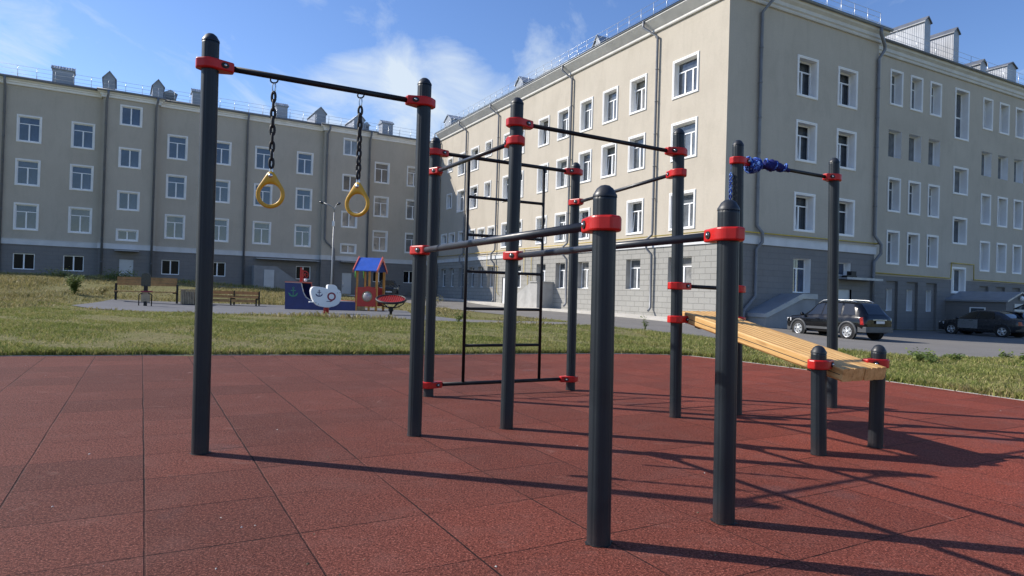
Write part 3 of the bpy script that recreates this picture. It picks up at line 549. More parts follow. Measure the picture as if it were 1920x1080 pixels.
    w = MB(); wallgrid(w, 0, 11.7, -1.2, BT, [o[:4] for o in elow] + [edoor]); w.face([(11.7, 0, -1.2), (11.7, 2.4, -1.2), (11.7, 2.4, BT), (11.7, 0, BT)]); part(w, 'plinth', 'plinth_dark', root, FE)
    for a, b, c, d, k, t in ewin: window(root, FE, a, b, c, d, k, .36, True, random.choice(['pane_dark', 'pane_grey']), tilt=True)
    for a, b, c, d, k, t in elow: window(root, FE, a, b, c, d, k, .36, False, 'pane_blue', lin='white_trim')
    d = MB(); d.box((edoor[0], .1, edoor[2]), (edoor[1], .18, edoor[3])); o = part(d, 'door', 'door_grey', root, FE); hd = MB(); hd.box((edoor[0] + .1, .05, .7), (edoor[0] + .15, .1, .85)); hd.build('handle', 'steel', o)
    d = MB(); d.box((8.2, -.8, 2.44), (11.3, 0, 2.52)); d.box((8.2, -.82, 2.42), (11.3, -.8, 2.54)); part(d, 'canopy', 'sheet_grey', root, FE)
    d = MB(); d.box((8.9, -.35, 2.55), (9.7, -.01, 2.66)); d.box((9.3, -.3, 2.66), (9.72, -.02, 2.9)); part(d, 'wall_unit', 'black_rubber', root, FE)
    cornice(root, FE, [(0, 11.7, 0, True, True)], 15.95, 16.64); band(root, FE, [(-.07, 11.8, 0)], 3.95, 4.33)
    pipe(root, FE, [(2.5, -.55, 16.5), (2.5, -.55, 16.2), (2.1, -.13, 15.5), (2.1, -.13, 5.0), (2.1, -.13, 4.85), (2.38, -.24, 4.5), (2.38, -.24, 4.05), (2.12, -.13, 3.7), (2.12, -.13, 1.35), (1.35, -.14, .65), (1.33, -.14, -.05)], .085)
    pipe(root, FE, [(11.0, -.55, 16.55), (11.0, -.55, 16.2), (11.75, -.3, 15.75), (11.75, -.3, 15.5), (11.5, -.13, 15.0), (11.5, -.13, 5.0), (11.85, -.3, 4.5), (11.85, -.3, 4.0), (11.5, -.13, 3.5), (11.5, -.13, -.3)], .09)
    pipe(root, FE, [(-.16, -.16, 4.5), (11.9, -.16, 4.56), (11.9, 1.9, 4.56), (12.0, 1.95, 3.15)], .035, 'gas_pipe', 'gas_yellow', False)
    railing(root, FE, .1, 11.6, 16.76, -.1)
    # cellar stair hood on the end wall
    zb = -.5; e = MB(); e.prism([(1.64, zb), (1.64, .35), (4.15, 1.30), (5.2, 1.30), (5.2, zb)], -1.2, 0.01); part(e, 'cellar_hood', 'cellar_render', root, FE)
    e = MB(); e.prism([(1.54, .35), (1.54, .53), (4.15, 1.55), (5.28, 1.55), (5.28, 1.30), (4.2, 1.30), (1.7, .35)], -1.28, 0.015); part(e, 'hood_roof', 'sheet_grey', root, FE)
    # ---- recessed wing
    WT = 17.4; rows3 = ((13.75, 16.02, 'one', True), (6.99, 9.19, 'one', True), (3.67, 5.84, 'one', True)); c3 = ((16.25, 17.6), (18.4, 19.76), (20.58, 21.9), (27.0, 28.3), (29.2, 30.55), (31.42, 32.7), (33.6, 34.9), (35.8, 37.1))
    ww = [(a, b, c, d, k, t) for c, d, k, t in rows3 for a, b in c3] + [(a, b, 10.48, 12.2, 'single', False) for a, b in c3]
    ww += [(23.5, 25.25, 12.6, 16.1, 'tall', True), (23.5, 25.3, 8.82, 10.73, 'single', True), (23.55, 25.3, 5.4, 7.28, 'single', True)]
    wmid = (23.55, 25.28, 2.03, 3.85); niches = [(a + .12, b, -.6 if a < 22 else 1.2, 2.64) for a, b in c3]
    PT = 2.95
    w = MB(); wallgrid(w, 11.5, 42, PT, WT, [o[:4] for o in ww] + [wmid]); part(w, 'wall', 'stucco', root, FW)
    w = MB(); wallgrid(w, 11.5, 42, -1.3, PT, niches + [wmid])
    nwin = []
    for a, b, c, d in niches:
        nw = (a, b - .35, .75, 2.15) if a < 22 else None
        wallgrid(w, a, b, c, d, [nw] if nw else [], .16)
        w.face([(b, 0, c), (b, .16, c), (b, .16, d), (b, 0, d)]); w.face([(a, 0, c), (a, .16, c), (a, .16, d), (a, 0, d)]); w.face([(a, 0, d), (b, 0, d), (b, .16, d), (a, .16, d)])
        if nw: nwin.append(nw)
    part(w, 'plinth', 'plinth_dark', root, FW)
    for a, b, c, d, k, t in ww: window(root, FW, a, b, c, d, k, .42, t, random.choice(['pane_dark', 'pane_grey', 'pane_grey']) if k != 'tall' else 'pane_dark', tw=.13)
    window(root, FW, *wmid, 'pair', .3, True, 'pane_dark')
    for nw in nwin: window(root, FW, *nw, 'single', .3, False, 'pane_dark', y=.16)
    cornice(root, FW, [(11.4, 42, 0, False, True)], 16.72, WT + .05); railing(root, FW, 12.4, 42, 17.5, -.15, 1.0, 2.1)
    pipe(root, FW, [(12.4, -.1, 3.1), (23.3, -.12, 3.04), (23.35, -.12, 4.1), (26.1, -.12, 4.1), (26.12, -.12, 3.05), (42, -.12, 3.0)], .035, 'gas_pipe', 'gas_yellow', False)
    for x0, x1, ln, zt in ((20.75, 21.42, 6.5, 20.3), (24.2, 24.86, 3.6, 20.3), (27.65, 28.42, 3.2, 18.75), (31.3, 32.6, 3.0, 19.3)): vent(root, FW, x0, x1, .55, .55 + ln, 17.2, zt, .32, 'corrugated_light', 'roof_metal')
    # boiler annex with gabled metal roof
    ax = MB(); x0, x1, L = 23.0, 26.2, 3.6; ax.box((x0, -L, -1.2), (x1, 0.01, 1.62)); ax.face([(x0, -L, 1.62), (x1, -L, 1.62), ((x0 + x1) / 2, -L, 2.12)]); o = part(ax, 'annex', 'plinth_dark', root, FW)
    r = MB()
    for s_, xe in ((-1, x0 - .14), (1, x1 + .14)):
        xm = (x0 + x1) / 2
        r.face([(xm, -L - .18, 2.2), (xe, -L - .18, 1.62), (xe, .01, 1.62), (xm, .01, 2.2)]); r.face([(xm, -L - .18, 2.12), (xe, -L - .18, 1.5), (xe, .01, 1.5), (xm, .01, 2.12)]); r.face([(xe, -L - .18, 1.62), (xe, .01, 1.62), (xe, .01, 1.5), (xe, -L - .18, 1.5)]); r.face([(xm, -L - .18, 2.2), (xe, -L - .18, 1.62), (xe, -L - .18, 1.5), (xm, -L - .18, 2.12)])
    r.build('annex_roof', 'sheet_grey', o); wi = MB(); frame_rect(wi, 0, .95, 0, .42, .07, 0, .06); wo = wi.build('annex_window', 'pvc_white', o, Matrix.Translation((x0 - .035, -1.5, .72)) @ Matrix.Rotation(-math.pi / 2, 4, 'Z')); pp = MB(); pp.face([(.05, .03, .05), (.9, .03, .05), (.9, .03, .37), (.05, .03, .37)]); pp.build('pane', 'pane_dark', wo)
    dd = MB(); dd.box((x0 + .95, -L - .05, -.6), (x0 + 2.3, -L - .005, 1.42)); dd.build('annex_door', 'door_grey', o); lm = MB(); lm.lathe([(0, -.16), (.09, -.12), (.12, 0), (.09, .12), (0, .16)], ((x0 + x1) / 2, -L - .14, 1.78), 12); lm.build('wall_lamp', 'pvc_white', o)
    # ---- roofs and hidden sides
    r = MB(); roofmesh(r, -37.6, .55, -.55, 12.2, 16.66, 2.0, True, True)
    part(r, 'roof', 'roof_metal', root, FS)
    r = MB(); roofmesh(r, 11.6, 42.4, -.55, 13, 17.44, 2.0, False, True); r.face([(11.72, .55, 16.0), (11.72, 12.9, 16.0), (11.72, 12.9, 17.4), (11.72, .55, 17.4)]); part(r, 'roof', 'roof_metal', root, FW)
    b = MB(); b.face([(11.7, 2.3, -1.2), (11.7, 37.3, -1.2), (11.7, 37.3, 16.6), (11.7, 2.3, 16.6)]); b.face([(0, 37.3, -1.2), (11.7, 37.3, -1.2), (11.7, 37.3, 16.6), (0, 37.3, 16.6)])
    b.face([(42, 2.21, -1.2), (42, 14, -1.2), (42, 14, 17.4), (42, 2.21, 17.4)]); b.face([(11.7, 14, -1.2), (42, 14, -1.2), (42, 14, 17.4), (11.7, 14, 17.4)]); part(b, 'rear_wall', 'stucco', root, FE)

def build_long_building():
    root = thing('apartment_building', 'long beige four storey building wholly in shade behind the playground', 'building', (*LP(0), 0))
    X0, X1 = -16.0, 26.9; B = .5
    segs = [(X0, -1.35, 0), (-1.35, 2.5, -B), (2.5, 15.85, 0), (15.85, 20.3, -B), (20.3, X1, 0)]
    main = [(-13.6, -12.06), (-10.2, -8.66), (-6.76, -5.22), (-3.38, -1.83), (3.17, 4.69), (6.53, 8.06), (9.97, 11.52), (13.52, 15.0), (20.78, 22.3), (24.08, 25.6)]
    win = [(a, b, c, d, 'two', 0) for c, d in ((11.34, 13.38), (8.1, 10.1), (4.78, 6.81)) for a, b in main]
    for a, b in ((-.22, 1.34), (17.56, 19.1)):
        win += [(a, b, c, d, 'pair', -B) for c, d in ((13.48, 15.11), (10.15, 11.76), (6.78, 8.34), (4.36, 5.32))]
    low = [(a, b, 1.87, 3.05, 'pair', 0) for a, b in ((-6.7, -5.38), (-3.6, -2.28), (3.06, 4.36), (6.6, 7.9), (13.78, 15.06), (20.95, 22.2), (24.05, 25.3))]
    doors = [(.08, 1.05, .5, 2.92, -B), (17.83, 18.72, .3, 2.58, -B)]
    BT = 3.9; TOP = 16.0
    w = MB(); p = MB()
    for a, b, y in segs:
        wallgrid(w, a, b, BT, TOP, [o[:4] for o in win if o[5] == y], y); wallgrid(p, a, b, -.6, BT, [o[:4] for o in low if o[5] == y] + [o[:4] for o in doors if o[4] == y], y)
    for x in (-1.35, 2.5, 15.85, 20.3):
        w.face([(x, -B, BT), (x, 0, BT), (x, 0, TOP), (x, -B, TOP)]); p.face([(x, -B, -.6), (x, 0, -.6), (x, 0, BT), (x, -B, BT)])
    w.face([(X1, 0, BT), (X1, 13, BT), (X1, 13, TOP), (X1, 0, TOP)]); w.face([(X0, 0, -.6), (X0, 13, -.6), (X0, 13, TOP), (X0, 0, TOP)]); w.face([(X0, 13, -.6), (X1, 13, -.6), (X1, 13, TOP), (X0, 13, TOP)]); p.face([(X1, 0, -.6), (X1, 13, -.6), (X1, 13, BT), (X1, 0, BT)])
    part(w, 'wall', 'stucco', root, FL); part(p, 'plinth', 'plinth_dark', root, FL)
    for a, b, c, d, k, y in win:
        pn = 'pane_blue' if a < 16 else random.choice(['pane_curtain', 'pane_dark', 'pane_curtain'])
        window(root, FL, a, b, c, d, k, .10, True, pn, y=y, tw=.12)
    for a, b, c, d, k, y in low: window(root, FL, a, b, c, d, k, .10, False, 'pane_black', y=y)
    for a, b, c, d, y in doors:
        m = MB(); m.box((a, y + .03, c), (b, y + .1, d)); o = part(m, 'door', 'door_grey', root, FL); hd = MB(); hd.box((a + .08, y - .03, c + 1.0), (a + .12, y + .03, c + 1.16)); hd.box((a + .06, y + .022, c + 1.3), (a + .14, y + .03, c + 1.4)); hd.build('handle', 'steel', o)
        m = MB(); m.box((a - .35, y - .85, 3.56), (b + .35, y, 3.64)); part(m, 'canopy', 'sheet_grey', root, FL)
    cornice(root, FL, [(a, b, y, y < 0, y < 0) for a, b, y in segs], 15.50, 15.98, mat='white_trim'); band(root, FL, [(a - (.07 if y < 0 else 0), b + (.07 if y < 0 else 0), y) for a, b, y in segs], 3.72, 4.1)
    for x, kx, y in ((-7.5, 0, 0), (-1.12, .1, -B), (2.28, .1, -B), (9.3, 0, 0), (20.08, 0, -B)): pipe(root, FL, [(x + kx, y - .5, 15.95), (x + kx, y - .5, 15.7), (x, y - .14, 15.2), (x, y - .14, .9)], .085)
    pipe(root, FL, [(16.2, -B - .5, 15.9), (16.2, -B - .5, 15.6), (16.08, -B - .14, 15.2), (16.1, -B - .14, 5.6), (16.3, -B - .14, 5.3), (16.95, -B - .14, 4.75), (16.98, -B - .3, 3.7), (16.9, -B - .14, 3.3), (16.9, -B - .14, .8)], .085)
    railing(root, FL, X0, X1 - .3, 16.05, -.2, .9, 1.15)
    for x0, x1 in ((-11.2, -9.9), (-4.73, -3.36), (4.95, 5.9), (11.69, 12.68), (21.58, 22.65)): vent_wide(root, FL, x0, x1, .4, 1.5, 15.9, 17.35)
    for x0, x1 in ((-1.42, -.6), (2.0, 2.8), (15.1, 16.1), (18.75, 19.75)): vent(root, FL, x0, x1, .3, 3.3, 15.8, 17.3, .5, 'sheet_grey', 'corrugated_grey')
    for x0, x1 in ((2.86, 3.75), (19.75, 20.3)): dormer(root, FL, x0, x1, .5, 16.0, 16.85)
    m = MB(); m.box((10.25, -.9, 3.5), (15.6, 0, 3.58)); part(m, 'canopy', 'sheet_grey', root, FL)
    zb = .2; e = MB(); e.prism([(10.02, zb), (10.02, 2.9), (11.85, 2.9), (14.3, 1.25), (14.3, zb)], -1.1, .01); o = part(e, 'cellar_entrance', 'cellar_render', root, FL); d = MB(); d.box((10.85, -1.16, .7), (11.68, -1.105, 2.58)); d.build('door', 'door_grey', o)
    r = MB(); roofmesh(r, X0 - .5, X1 + .1, -.55, 13.5, 16.02, 1.8, True, True); part(r, 'roof', 'roof_metal', root, FL)
build_corner_building(); build_long_building()
#@@OBJECTS@@
# ------------------------------------------------------------------ exercise frames
PB = {'a': (-2.038, 4.390, -2.059, 4.390, 2.80), 'b': (-.724, 5.132, -.728, 5.132, 2.785), 'c': (-.012, 5.499, -.002, 5.499, 2.764), 'd': (-.859, 7.052, -.864, 7.052, 2.775), 'e': (.729, 7.843, .717, 7.843, 2.71),
      'f': (1.579, 6.249, 1.539, 6.249, 2.74), 'g': (2.240, 6.494, 2.186, 6.494, 2.705), 'h': (3.472, 7.100, 3.431, 7.100, 2.693), 'i': (.427, 3.007, .411, 3.007, 1.632), 'j': (1.105, 3.346, 1.087, 3.346, 1.634),
      'k': (2.302, 4.887, 2.282, 4.887, .808), 'l': (2.893, 5.200, 2.903, 5.200, .808)}
PR = .054
def at(k, z):
    x0, y0, x1, y1, zt = PB[k]; t = z / zt; return Vector((x0 + (x1 - x0) * t, y0 + (y1 - y0) * t, z))
def hull(pts):
    pts = sorted(set(pts)); lo = []; up = []
    cr = lambda o, a, b: (a[0] - o[0]) * (b[1] - o[1]) - (a[1] - o[1]) * (b[0] - o[0])
    for p in pts:
        while len(lo) > 1 and cr(lo[-2], lo[-1], p) <= 0: lo.pop()
        lo.append(p)
    for p in reversed(pts):
        while len(up) > 1 and cr(up[-2], up[-1], p) <= 0: up.pop()
        up.append(p)
    return lo[:-1] + up[:-1]
def post(root, k):
    x0, y0, x1, y1, zt = PB[k]; a = random.random(); m = MB(); rings = []
    N = 64
    def rad(j):
        q = (j % 8); return PR - (.0026 if q == 0 else 0)
    for z in (-.03, .02, .25, zt * .5, zt - .075, zt - .058):
        c = at(k, z); rings.append([(c.x + rad(j) * math.cos(2 * math.pi * j / N + a), c.y + rad(j) * math.sin(2 * math.pi * j / N + a), z) for j in range(N)])
    m.ring(rings, 0, True, True, False, True); o = m.build('post', 'post_paint', root, root_inv(root))
    cpm = MB(); c = at(k, zt - .06); cpm.lathe([(PR + .002, 0), (PR + .0015, .010), (PR * .90, .021), (PR * .70, .040), (PR * .40, .053), (0.001, .058)], (c.x, c.y, zt - .06), 28); cpm.build('cap', 'cap_plastic', o)
    b = MB(); c = at(k, 0); ro = [PR + random.choice((.004, .006, .010, .018)) * random.uniform(.6, 1.2) for _ in range(26)]
    b.ring([[(c.x + ro[j] * math.cos(2 * math.pi * j / 26), c.y + ro[j] * math.sin(2 * math.pi * j / 26), .0025) for j in range(26)], [(c.x + (PR - .004) * math.cos(2 * math.pi * j / 26), c.y + (PR - .004) * math.sin(2 * math.pi * j / 26), .004) for j in range(26)]], 0, False, True, False, False); b.build('base_gap', 'black_rubber', o)
    return o
def clamp(root, k, z, to, h=.034, dz=0):
    c = at(k, z); d = (Vector(to) - c); d.z = 0; d.normalize(); n = Vector((-d.y, d.x, 0)); pts = []
    R_ = .077
    for q in range(40):
        t = 2 * math.pi * q / 40; pts.append((round(R_ * math.cos(t), 5), round(R_ * math.sin(t), 5)))
    pts += [(.135, .034), (.148, .026), (.148, -.026), (.135, -.034), (-.088, .025), (-.088, -.025)]
    out = hull(pts); m = MB()
    P = lambda a, b, zz: (c.x + d.x * a + n.x * b, c.y + d.y * a + n.y * b, zz)
    m.ring([[P(a, b, z - h) for a, b in out], [P(a, b, z + h) for a, b in out]], 0, False); o = m.build('clamp', 'clamp_red', root, root_inv(root), .009)
    for sg in (-1, 1):
        s = MB(); q = Vector(P(.088, sg * .052, z)); ax = (n * sg + d * .35).normalized(); u = Vector((0, 0, 1)); w_ = ax.cross(u)
        s.ring([[tuple(q + (w_ * math.cos(t) * 1.35 + u * math.sin(t)) * rr + ax * off) for t in [2 * math.pi * i / 14 for i in range(14)]] for rr, off in ((.0005, .0042), (.0195, .004), (.0195, -.006))], 0, False, True, False, False)
        s.ring([[tuple(q + (w_ * math.cos(t) + u * math.sin(t)) * rr + ax * off) for t in [2 * math.pi * i / 10 for i in range(10)]] for rr, off in ((.010, .0), (.010, .009), (.006, .012), (.0005, .012))], 1, True, True, False, False)
        s.build('bolt', ['black_rubber', 'steel'], o)
    return c + d * .13
def bar(root, k1, z1, k2, z2, r=.0205, mat='bar_dark', n=18):
    a = at(k1, z1); b = at(k2, z2); p = clamp(root, k1, z1, b); q = clamp(root, k2, z2, a); m = MB(); m.tube([p - (q - p).normalized() * .02, q + (q - p).normalized() * .02], r, n); return m.build('bar', mat, root, root_inv(root))
def build_frames():
    r1 = thing('exercise_frame', 'black post frame with red clamps carrying the yellow rings and one low dip bar', 'exercise frame', (PB['b'][0], PB['b'][1], 0))
    for k in 'abi': post(r1, k)
    bar(r1, 'a', 2.586, 'b', 2.587, .0205); bar(r1, 'b', 1.434, 'i', 1.45, .0225, 'bar_paint')
    r2 = thing('exercise_frame', 'black post frame with wall ladder, chin-up bars and an inclined wooden bench', 'exercise frame', (PB['f'][0], PB['f'][1], 0))
    for k in 'cdefghjkl': post(r2, k)
    bar(r2, 'c', 2.545, 'f', 2.507, .0185); bar(r2, 'd', 2.396, 'c', 2.393, .0195, 'bar_paint'); bar(r2, 'c', 1.434, 'j', 1.452, .0225, 'bar_paint')
    bar(r2, 'e', 2.226, 'f', 2.309, .0185, 'bar_paint'); bar(r2, 'f', 1.241, 'g', 1.232, .0185); bar(r2, 'g', 2.494, 'h', 2.469, .0185)
    bar(r2, 'd', 2.608, 'e', 2.588, .0205); bar(r2, 'd', .122, 'e', .132, .0205)
    lad = MB(); A = lambda t, z: at('d', z).lerp(at('e', z), t)
    for t in (.222, .757): lad.tube([A(t, .125), A(t, 2.595)], .0175, 14)
    lo = lad.build('ladder', 'bar_dark', r2, root_inv(r2))
    for z in (2.172, 1.755, 1.353, .944, .538):
        m = MB(); m.tube([A(.222, z), A(.757, z)], .0165, 12); m.build('rung', 'bar_dark', lo)
    # inclined bench
    p0 = (at('f', .95) + at('g', .95)) / 2; p1 = (at('k', .66) + at('l', .66)) / 2; d = Vector((p1.x - p0.x, p1.y - p0.y, 0)); L = d.length; d.normalize(); n = Vector((d.y, -d.x, 0)); n = -n if n.x < 0 else n
    zs, ze = .985, .672; b0, b1 = -.10, L + .17
    ang = math.atan2(ze - zs, L); dl = Vector((d.x * math.cos(ang), d.y * math.cos(ang), math.sin(ang))); up = dl.cross(n).normalized(); up = up if up.z > 0 else -up
    org = Vector((p0.x, p0.y, zs)); bm_ = thing_part = bpy.data.objects.new('bench', None); COL.objects.link(bm_); bm_.parent = r2; bm_.matrix_basis = root_inv(r2)
    mt = Matrix(((dl.x, n.x, up.x, org.x), (dl.y, n.y, up.y, org.y), (dl.z, n.z, up.z, org.z), (0, 0, 0, 1)))
    Wd = .125; 
    for q in range(4):
        yc = (q - 1.5) * .129; off = random.uniform(-.004, .004); prof = []
        for s_ in range(2):
            a0 = yc - Wd / 2 + s_ * Wd / 2; a1 = a0 + Wd / 2
            prof += [(a0 + .0012, -.010), (a0 + .004, -.003), (a0 + .011, 0), (a1 - .011, 0), (a1 - .004, -.003), (a1 - .0012, -.010)]
        prof += [(yc + Wd / 2, -.085), (yc + Wd / 2 - .012, -.098), (yc - Wd / 2 + .012, -.098), (yc - Wd / 2, -.085)]
        m = MB(); m.ring([[(b0 + off, a, b) for a, b in prof], [((b0 + b1) / 2, a, b) for a, b in prof], [(b1 + off, a, b) for a, b in prof]], 0, False)
        if q in (0, 3):
            yy = yc + (-1 if q == 0 else 1) * (Wd / 2 + .0006); m.box((b0 + .02, yy - .0008, -.052), (b1 - .02, yy + .0008, -.047), 1)
        m.build('plank', ['bench_wood', 'cap_plastic'], bm_, mt)
    for xx in (.12, L - .12): s = MB(); s.box((xx - .03, -.22, -.115), (xx + .03, .22, -.099)); s.build('bracket', 'bar_dark', bm_, mt)
    for k, z in (('f', .925), ('g', .925), ('k', .665), ('l', .66)):
        c = at(k, z); t = org + dl * (0 if k in 'fg' else L); clamp(r2, k, z, c + (Vector((t.x, t.y, z)) - c).normalized() * 1.0 if True else c)
build_frames()
def gym_ring(t, zr, label, rz):
    p = at('a', 2.55).lerp(at('b', 2.55), t); top = 2.566; root = thing('gym_ring', label, 'gym ring', (p.x, p.y, top), math.radians(rz), 'gym rings on chains')
    zl = zr - top                                                   # top of the ring handle, local
    hk = MB(); hk.tube([(.026 * math.cos(a), 0, -.005 + .021 * math.sin(a)) for a in [2 * math.pi * i / 16 for i in range(16)]], .0055, 8, closed=True); hk.build('hanger', 'bar_dark', root)
    cbm = MB(); cbm.tube([(.011 * math.cos(a), .0, -.058 + .036 * math.sin(a)) for a in [2 * math.pi * i / 16 for i in range(16)]], .0048, 8, closed=True); cbm.build('carabiner', 'steel', root)
    z = -.095; n = max(6, int(round((z - zl - .03) / .055))); st = (z - zl - .03) / n; ch = MB()
    for i in range(n):
        zc = z - st * (i + .5); rot = (i % 2) * math.pi / 2 + random.uniform(-.35, .35); lw = .0135; rr = .0092
        pts = []
        for a in [2 * math.pi * j / 14 for j in range(14)]:
            x = lw * math.cos(a); zz = (st * .62) * math.sin(a); pts.append((x * math.cos(rot), x * math.sin(rot), zc + zz))
        ch.tube(pts, rr, 8, closed=True)
    ch.build('chain', 'black_rubber', root)
    sh = MB(); sh.tube([(.010 * math.cos(a), 0, zl - .002 + .030 * math.sin(a)) for a in [2 * math.pi * i / 14 for i in range(14)]], .0055, 8, closed=True); sh.build('shackle', 'steel', root)
    # teardrop handle
    rings = []; cz_ = -.158; hp = hull([(round(.099 * math.cos(a), 5), round(cz_ + .099 * math.sin(a), 5)) for a in [2 * math.pi * i / 72 for i in range(72)]] + [(round(.030 * math.cos(a), 5), round(-.026 + .030 * math.sin(a), 5)) for a in [2 * math.pi * i / 40 for i in range(40)]])
    def ray(th):
        dx, dz = math.cos(th), math.sin(th); best = 0
        for i in range(len(hp)):
            a, b = hp[i], hp[(i + 1) % len(hp)]; ex, ez = b[0] - a[0], b[1] - a[1]; den = dx * ez - dz * ex
            if abs(den) < 1e-9: continue
            t_ = (a[0] * ez - (a[1] - cz_) * ex) / den; s_ = (a[0] * dz - (a[1] - cz_) * dx) / den
            if t_ > 0 and -1e-6 <= s_ <= 1 + 1e-6: best = max(best, t_)
        return best
    for i in range(56):
        th = 2 * math.pi * i / 56; ro = ray(th); ri = .0715; rg = []
        for j in range(12):
            f = 2 * math.pi * j / 12; mm = (1 + math.copysign(abs(math.cos(f)) ** .7, math.cos(f))) / 2; r_ = ri + (ro - ri) * mm; rg.append((r_ * math.cos(th), .0135 * math.copysign(abs(math.sin(f)) ** .8, math.sin(f)), zl + cz_ + r_ * math.sin(th)))
        rings.append(rg)
    m = MB(); m.ring(rings + [rings[0]], 0, True, True, False, False); h_ = m.build('ring_handle', 'ring_yellow', root)
    e = MB(); e.lathe([(.0005, -.017), (.015, -.017), (.015, .017), (.0005, .017)], (0, 0, zl - .03), 14, 0, 'y'); e.build('eyelet', 'steel', h_)
gym_ring(.268, 1.921, 'yellow gym ring on a black chain, nearer the tall post at the left end', 2); gym_ring(.671, 1.912, 'yellow gym ring on a black chain, nearer the post that carries the dip bar', -14)
def strap():
    a = at('g', 2.494); b = at('h', 2.469); d = (b - a); L = d.length; d.normalize(); root = thing('wrapped_strap', 'blue strap wound round the chin-up bar beside the second post from the right', 'strap', tuple(a))
    up = Vector((0, 0, 1)); s = d.cross(up).normalized(); rnd = random.Random(3)
    m = MB(); pts = []
    for i in range(160):
        t = i / 159; x = .115 + .17 * t + .012 * math.sin(t * 19); ph = 2 * math.pi * 5.0 * t; R_ = .038 + .026 * (math.sin(t * math.pi) ** .6) + .008 * math.sin(t * 23); off = -.020 * math.sin(t * math.pi)
        pts.append(d * x + s * (R_ * math.cos(ph)) + up * (R_ * math.sin(ph) + off))
    m.tube(pts, .0165, 10)
    pts = []
    for i in range(40):
        t = i / 39; ph = 2 * math.pi * 2.2 * t; R_ = .045 - .035 * t; pts.append(d * (.135 + R_ * math.cos(ph)) - s * .0 + Vector((0, 0, -.045 + R_ * math.sin(ph))) + s * (.085))
    m.tube(pts, .009, 7)
    m.build('coil', 'strap_blue', root)
    m = MB(); rings = []
    for i in range(22):
        t = i / 21; x = .335 + .36 * t; R_ = (.030 + .028 * math.sin(min(1, t * 1.25) * math.pi) ** .8) * (1 - .25 * t) + .006 * math.sin(i * 2.1); o = .020 * math.sin(t * math.pi) - .006 * t
        rings.append([tuple(d * x + s * (R_ * (1 + .12 * math.sin(3 * f + i)) * math.cos(f)) + up * (o + R_ * (1 + .15 * math.sin(2 * f + i * .7)) * math.sin(f))) for f in [2 * math.pi * j / 16 for j in range(16)]])
    m.ring(rings, 0); m.build('wrap', 'strap_navy', root)
    m = MB(); pts = []
    for i in range(26):
        t = i / 25; x = .34 + .34 * t; ph = 2 * math.pi * 2.4 * t; R_ = .058 * (1 - .3 * t); pts.append(d * x + s * (R_ * math.cos(ph)) + up * (R_ * math.sin(ph) + .014))
    m.tube(pts, .009, 7); m.build('cord', 'strap_blue', root)
    q = a + Vector((-.072, -.02, 0)) - a; m = MB()
    for k in range(2):
        m.tube([q + Vector((.011 * math.sin(i * .8 + k * math.pi), .011 * math.cos(i * .8 + k * math.pi), -.12 - i * .013)) for i in range(34)], .007, 7)
    m.tube([q + Vector((0, 0, -.02)), q + Vector((0, 0, -.13))], .003, 6); m.build('tail', 'strap_blue', root)
strap()

# ------------------------------------------------------------------ playground
def anchor(mb, cx_, cz_, s, y, mat=0):
    mb.lathe([(.14 * s, -.004), (.14 * s, .004), (.07 * s, .004), (.07 * s, -.004), (.14 * s, -.004)], (cx_, y, cz_ + .62 * s), 16, mat, 'y', False)
    mb.box((cx_ - .06 * s, y - .004, cz_ - .5 * s), (cx_ + .06 * s, y + .0035, cz_ + .5 * s), mat); mb.box((cx_ - .36 * s, y - .0045, cz_ + .22 * s), (cx_ + .36 * s, y + .003, cz_ + .34 * s), mat)
    pts = [(.66 * math.cos(a), -.02 + .52 * math.sin(a)) for a in [math.radians(200 + 14 * i) for i in range(11)]]; inn = [(.50 * math.cos(a), .10 + .44 * math.sin(a)) for a in [math.radians(200 + 14 * i) for i in range(11)]]
    pts[0] = (-.72, .05); pts[-1] = (.72, .05)
    for i in range(10):
        mb.face([(cx_ + pts[i][0] * s, y - .0048, cz_ + pts[i][1] * s - .05 * s), (cx_ + pts[i + 1][0] * s, y - .0048, cz_ + pts[i + 1][1] * s - .05 * s), (cx_ + inn[i + 1][0] * s, y - .0048, cz_ + inn[i + 1][1] * s - .05 * s), (cx_ + inn[i][0] * s, y - .0048, cz_ + inn[i][1] * s - .05 * s)], mat)
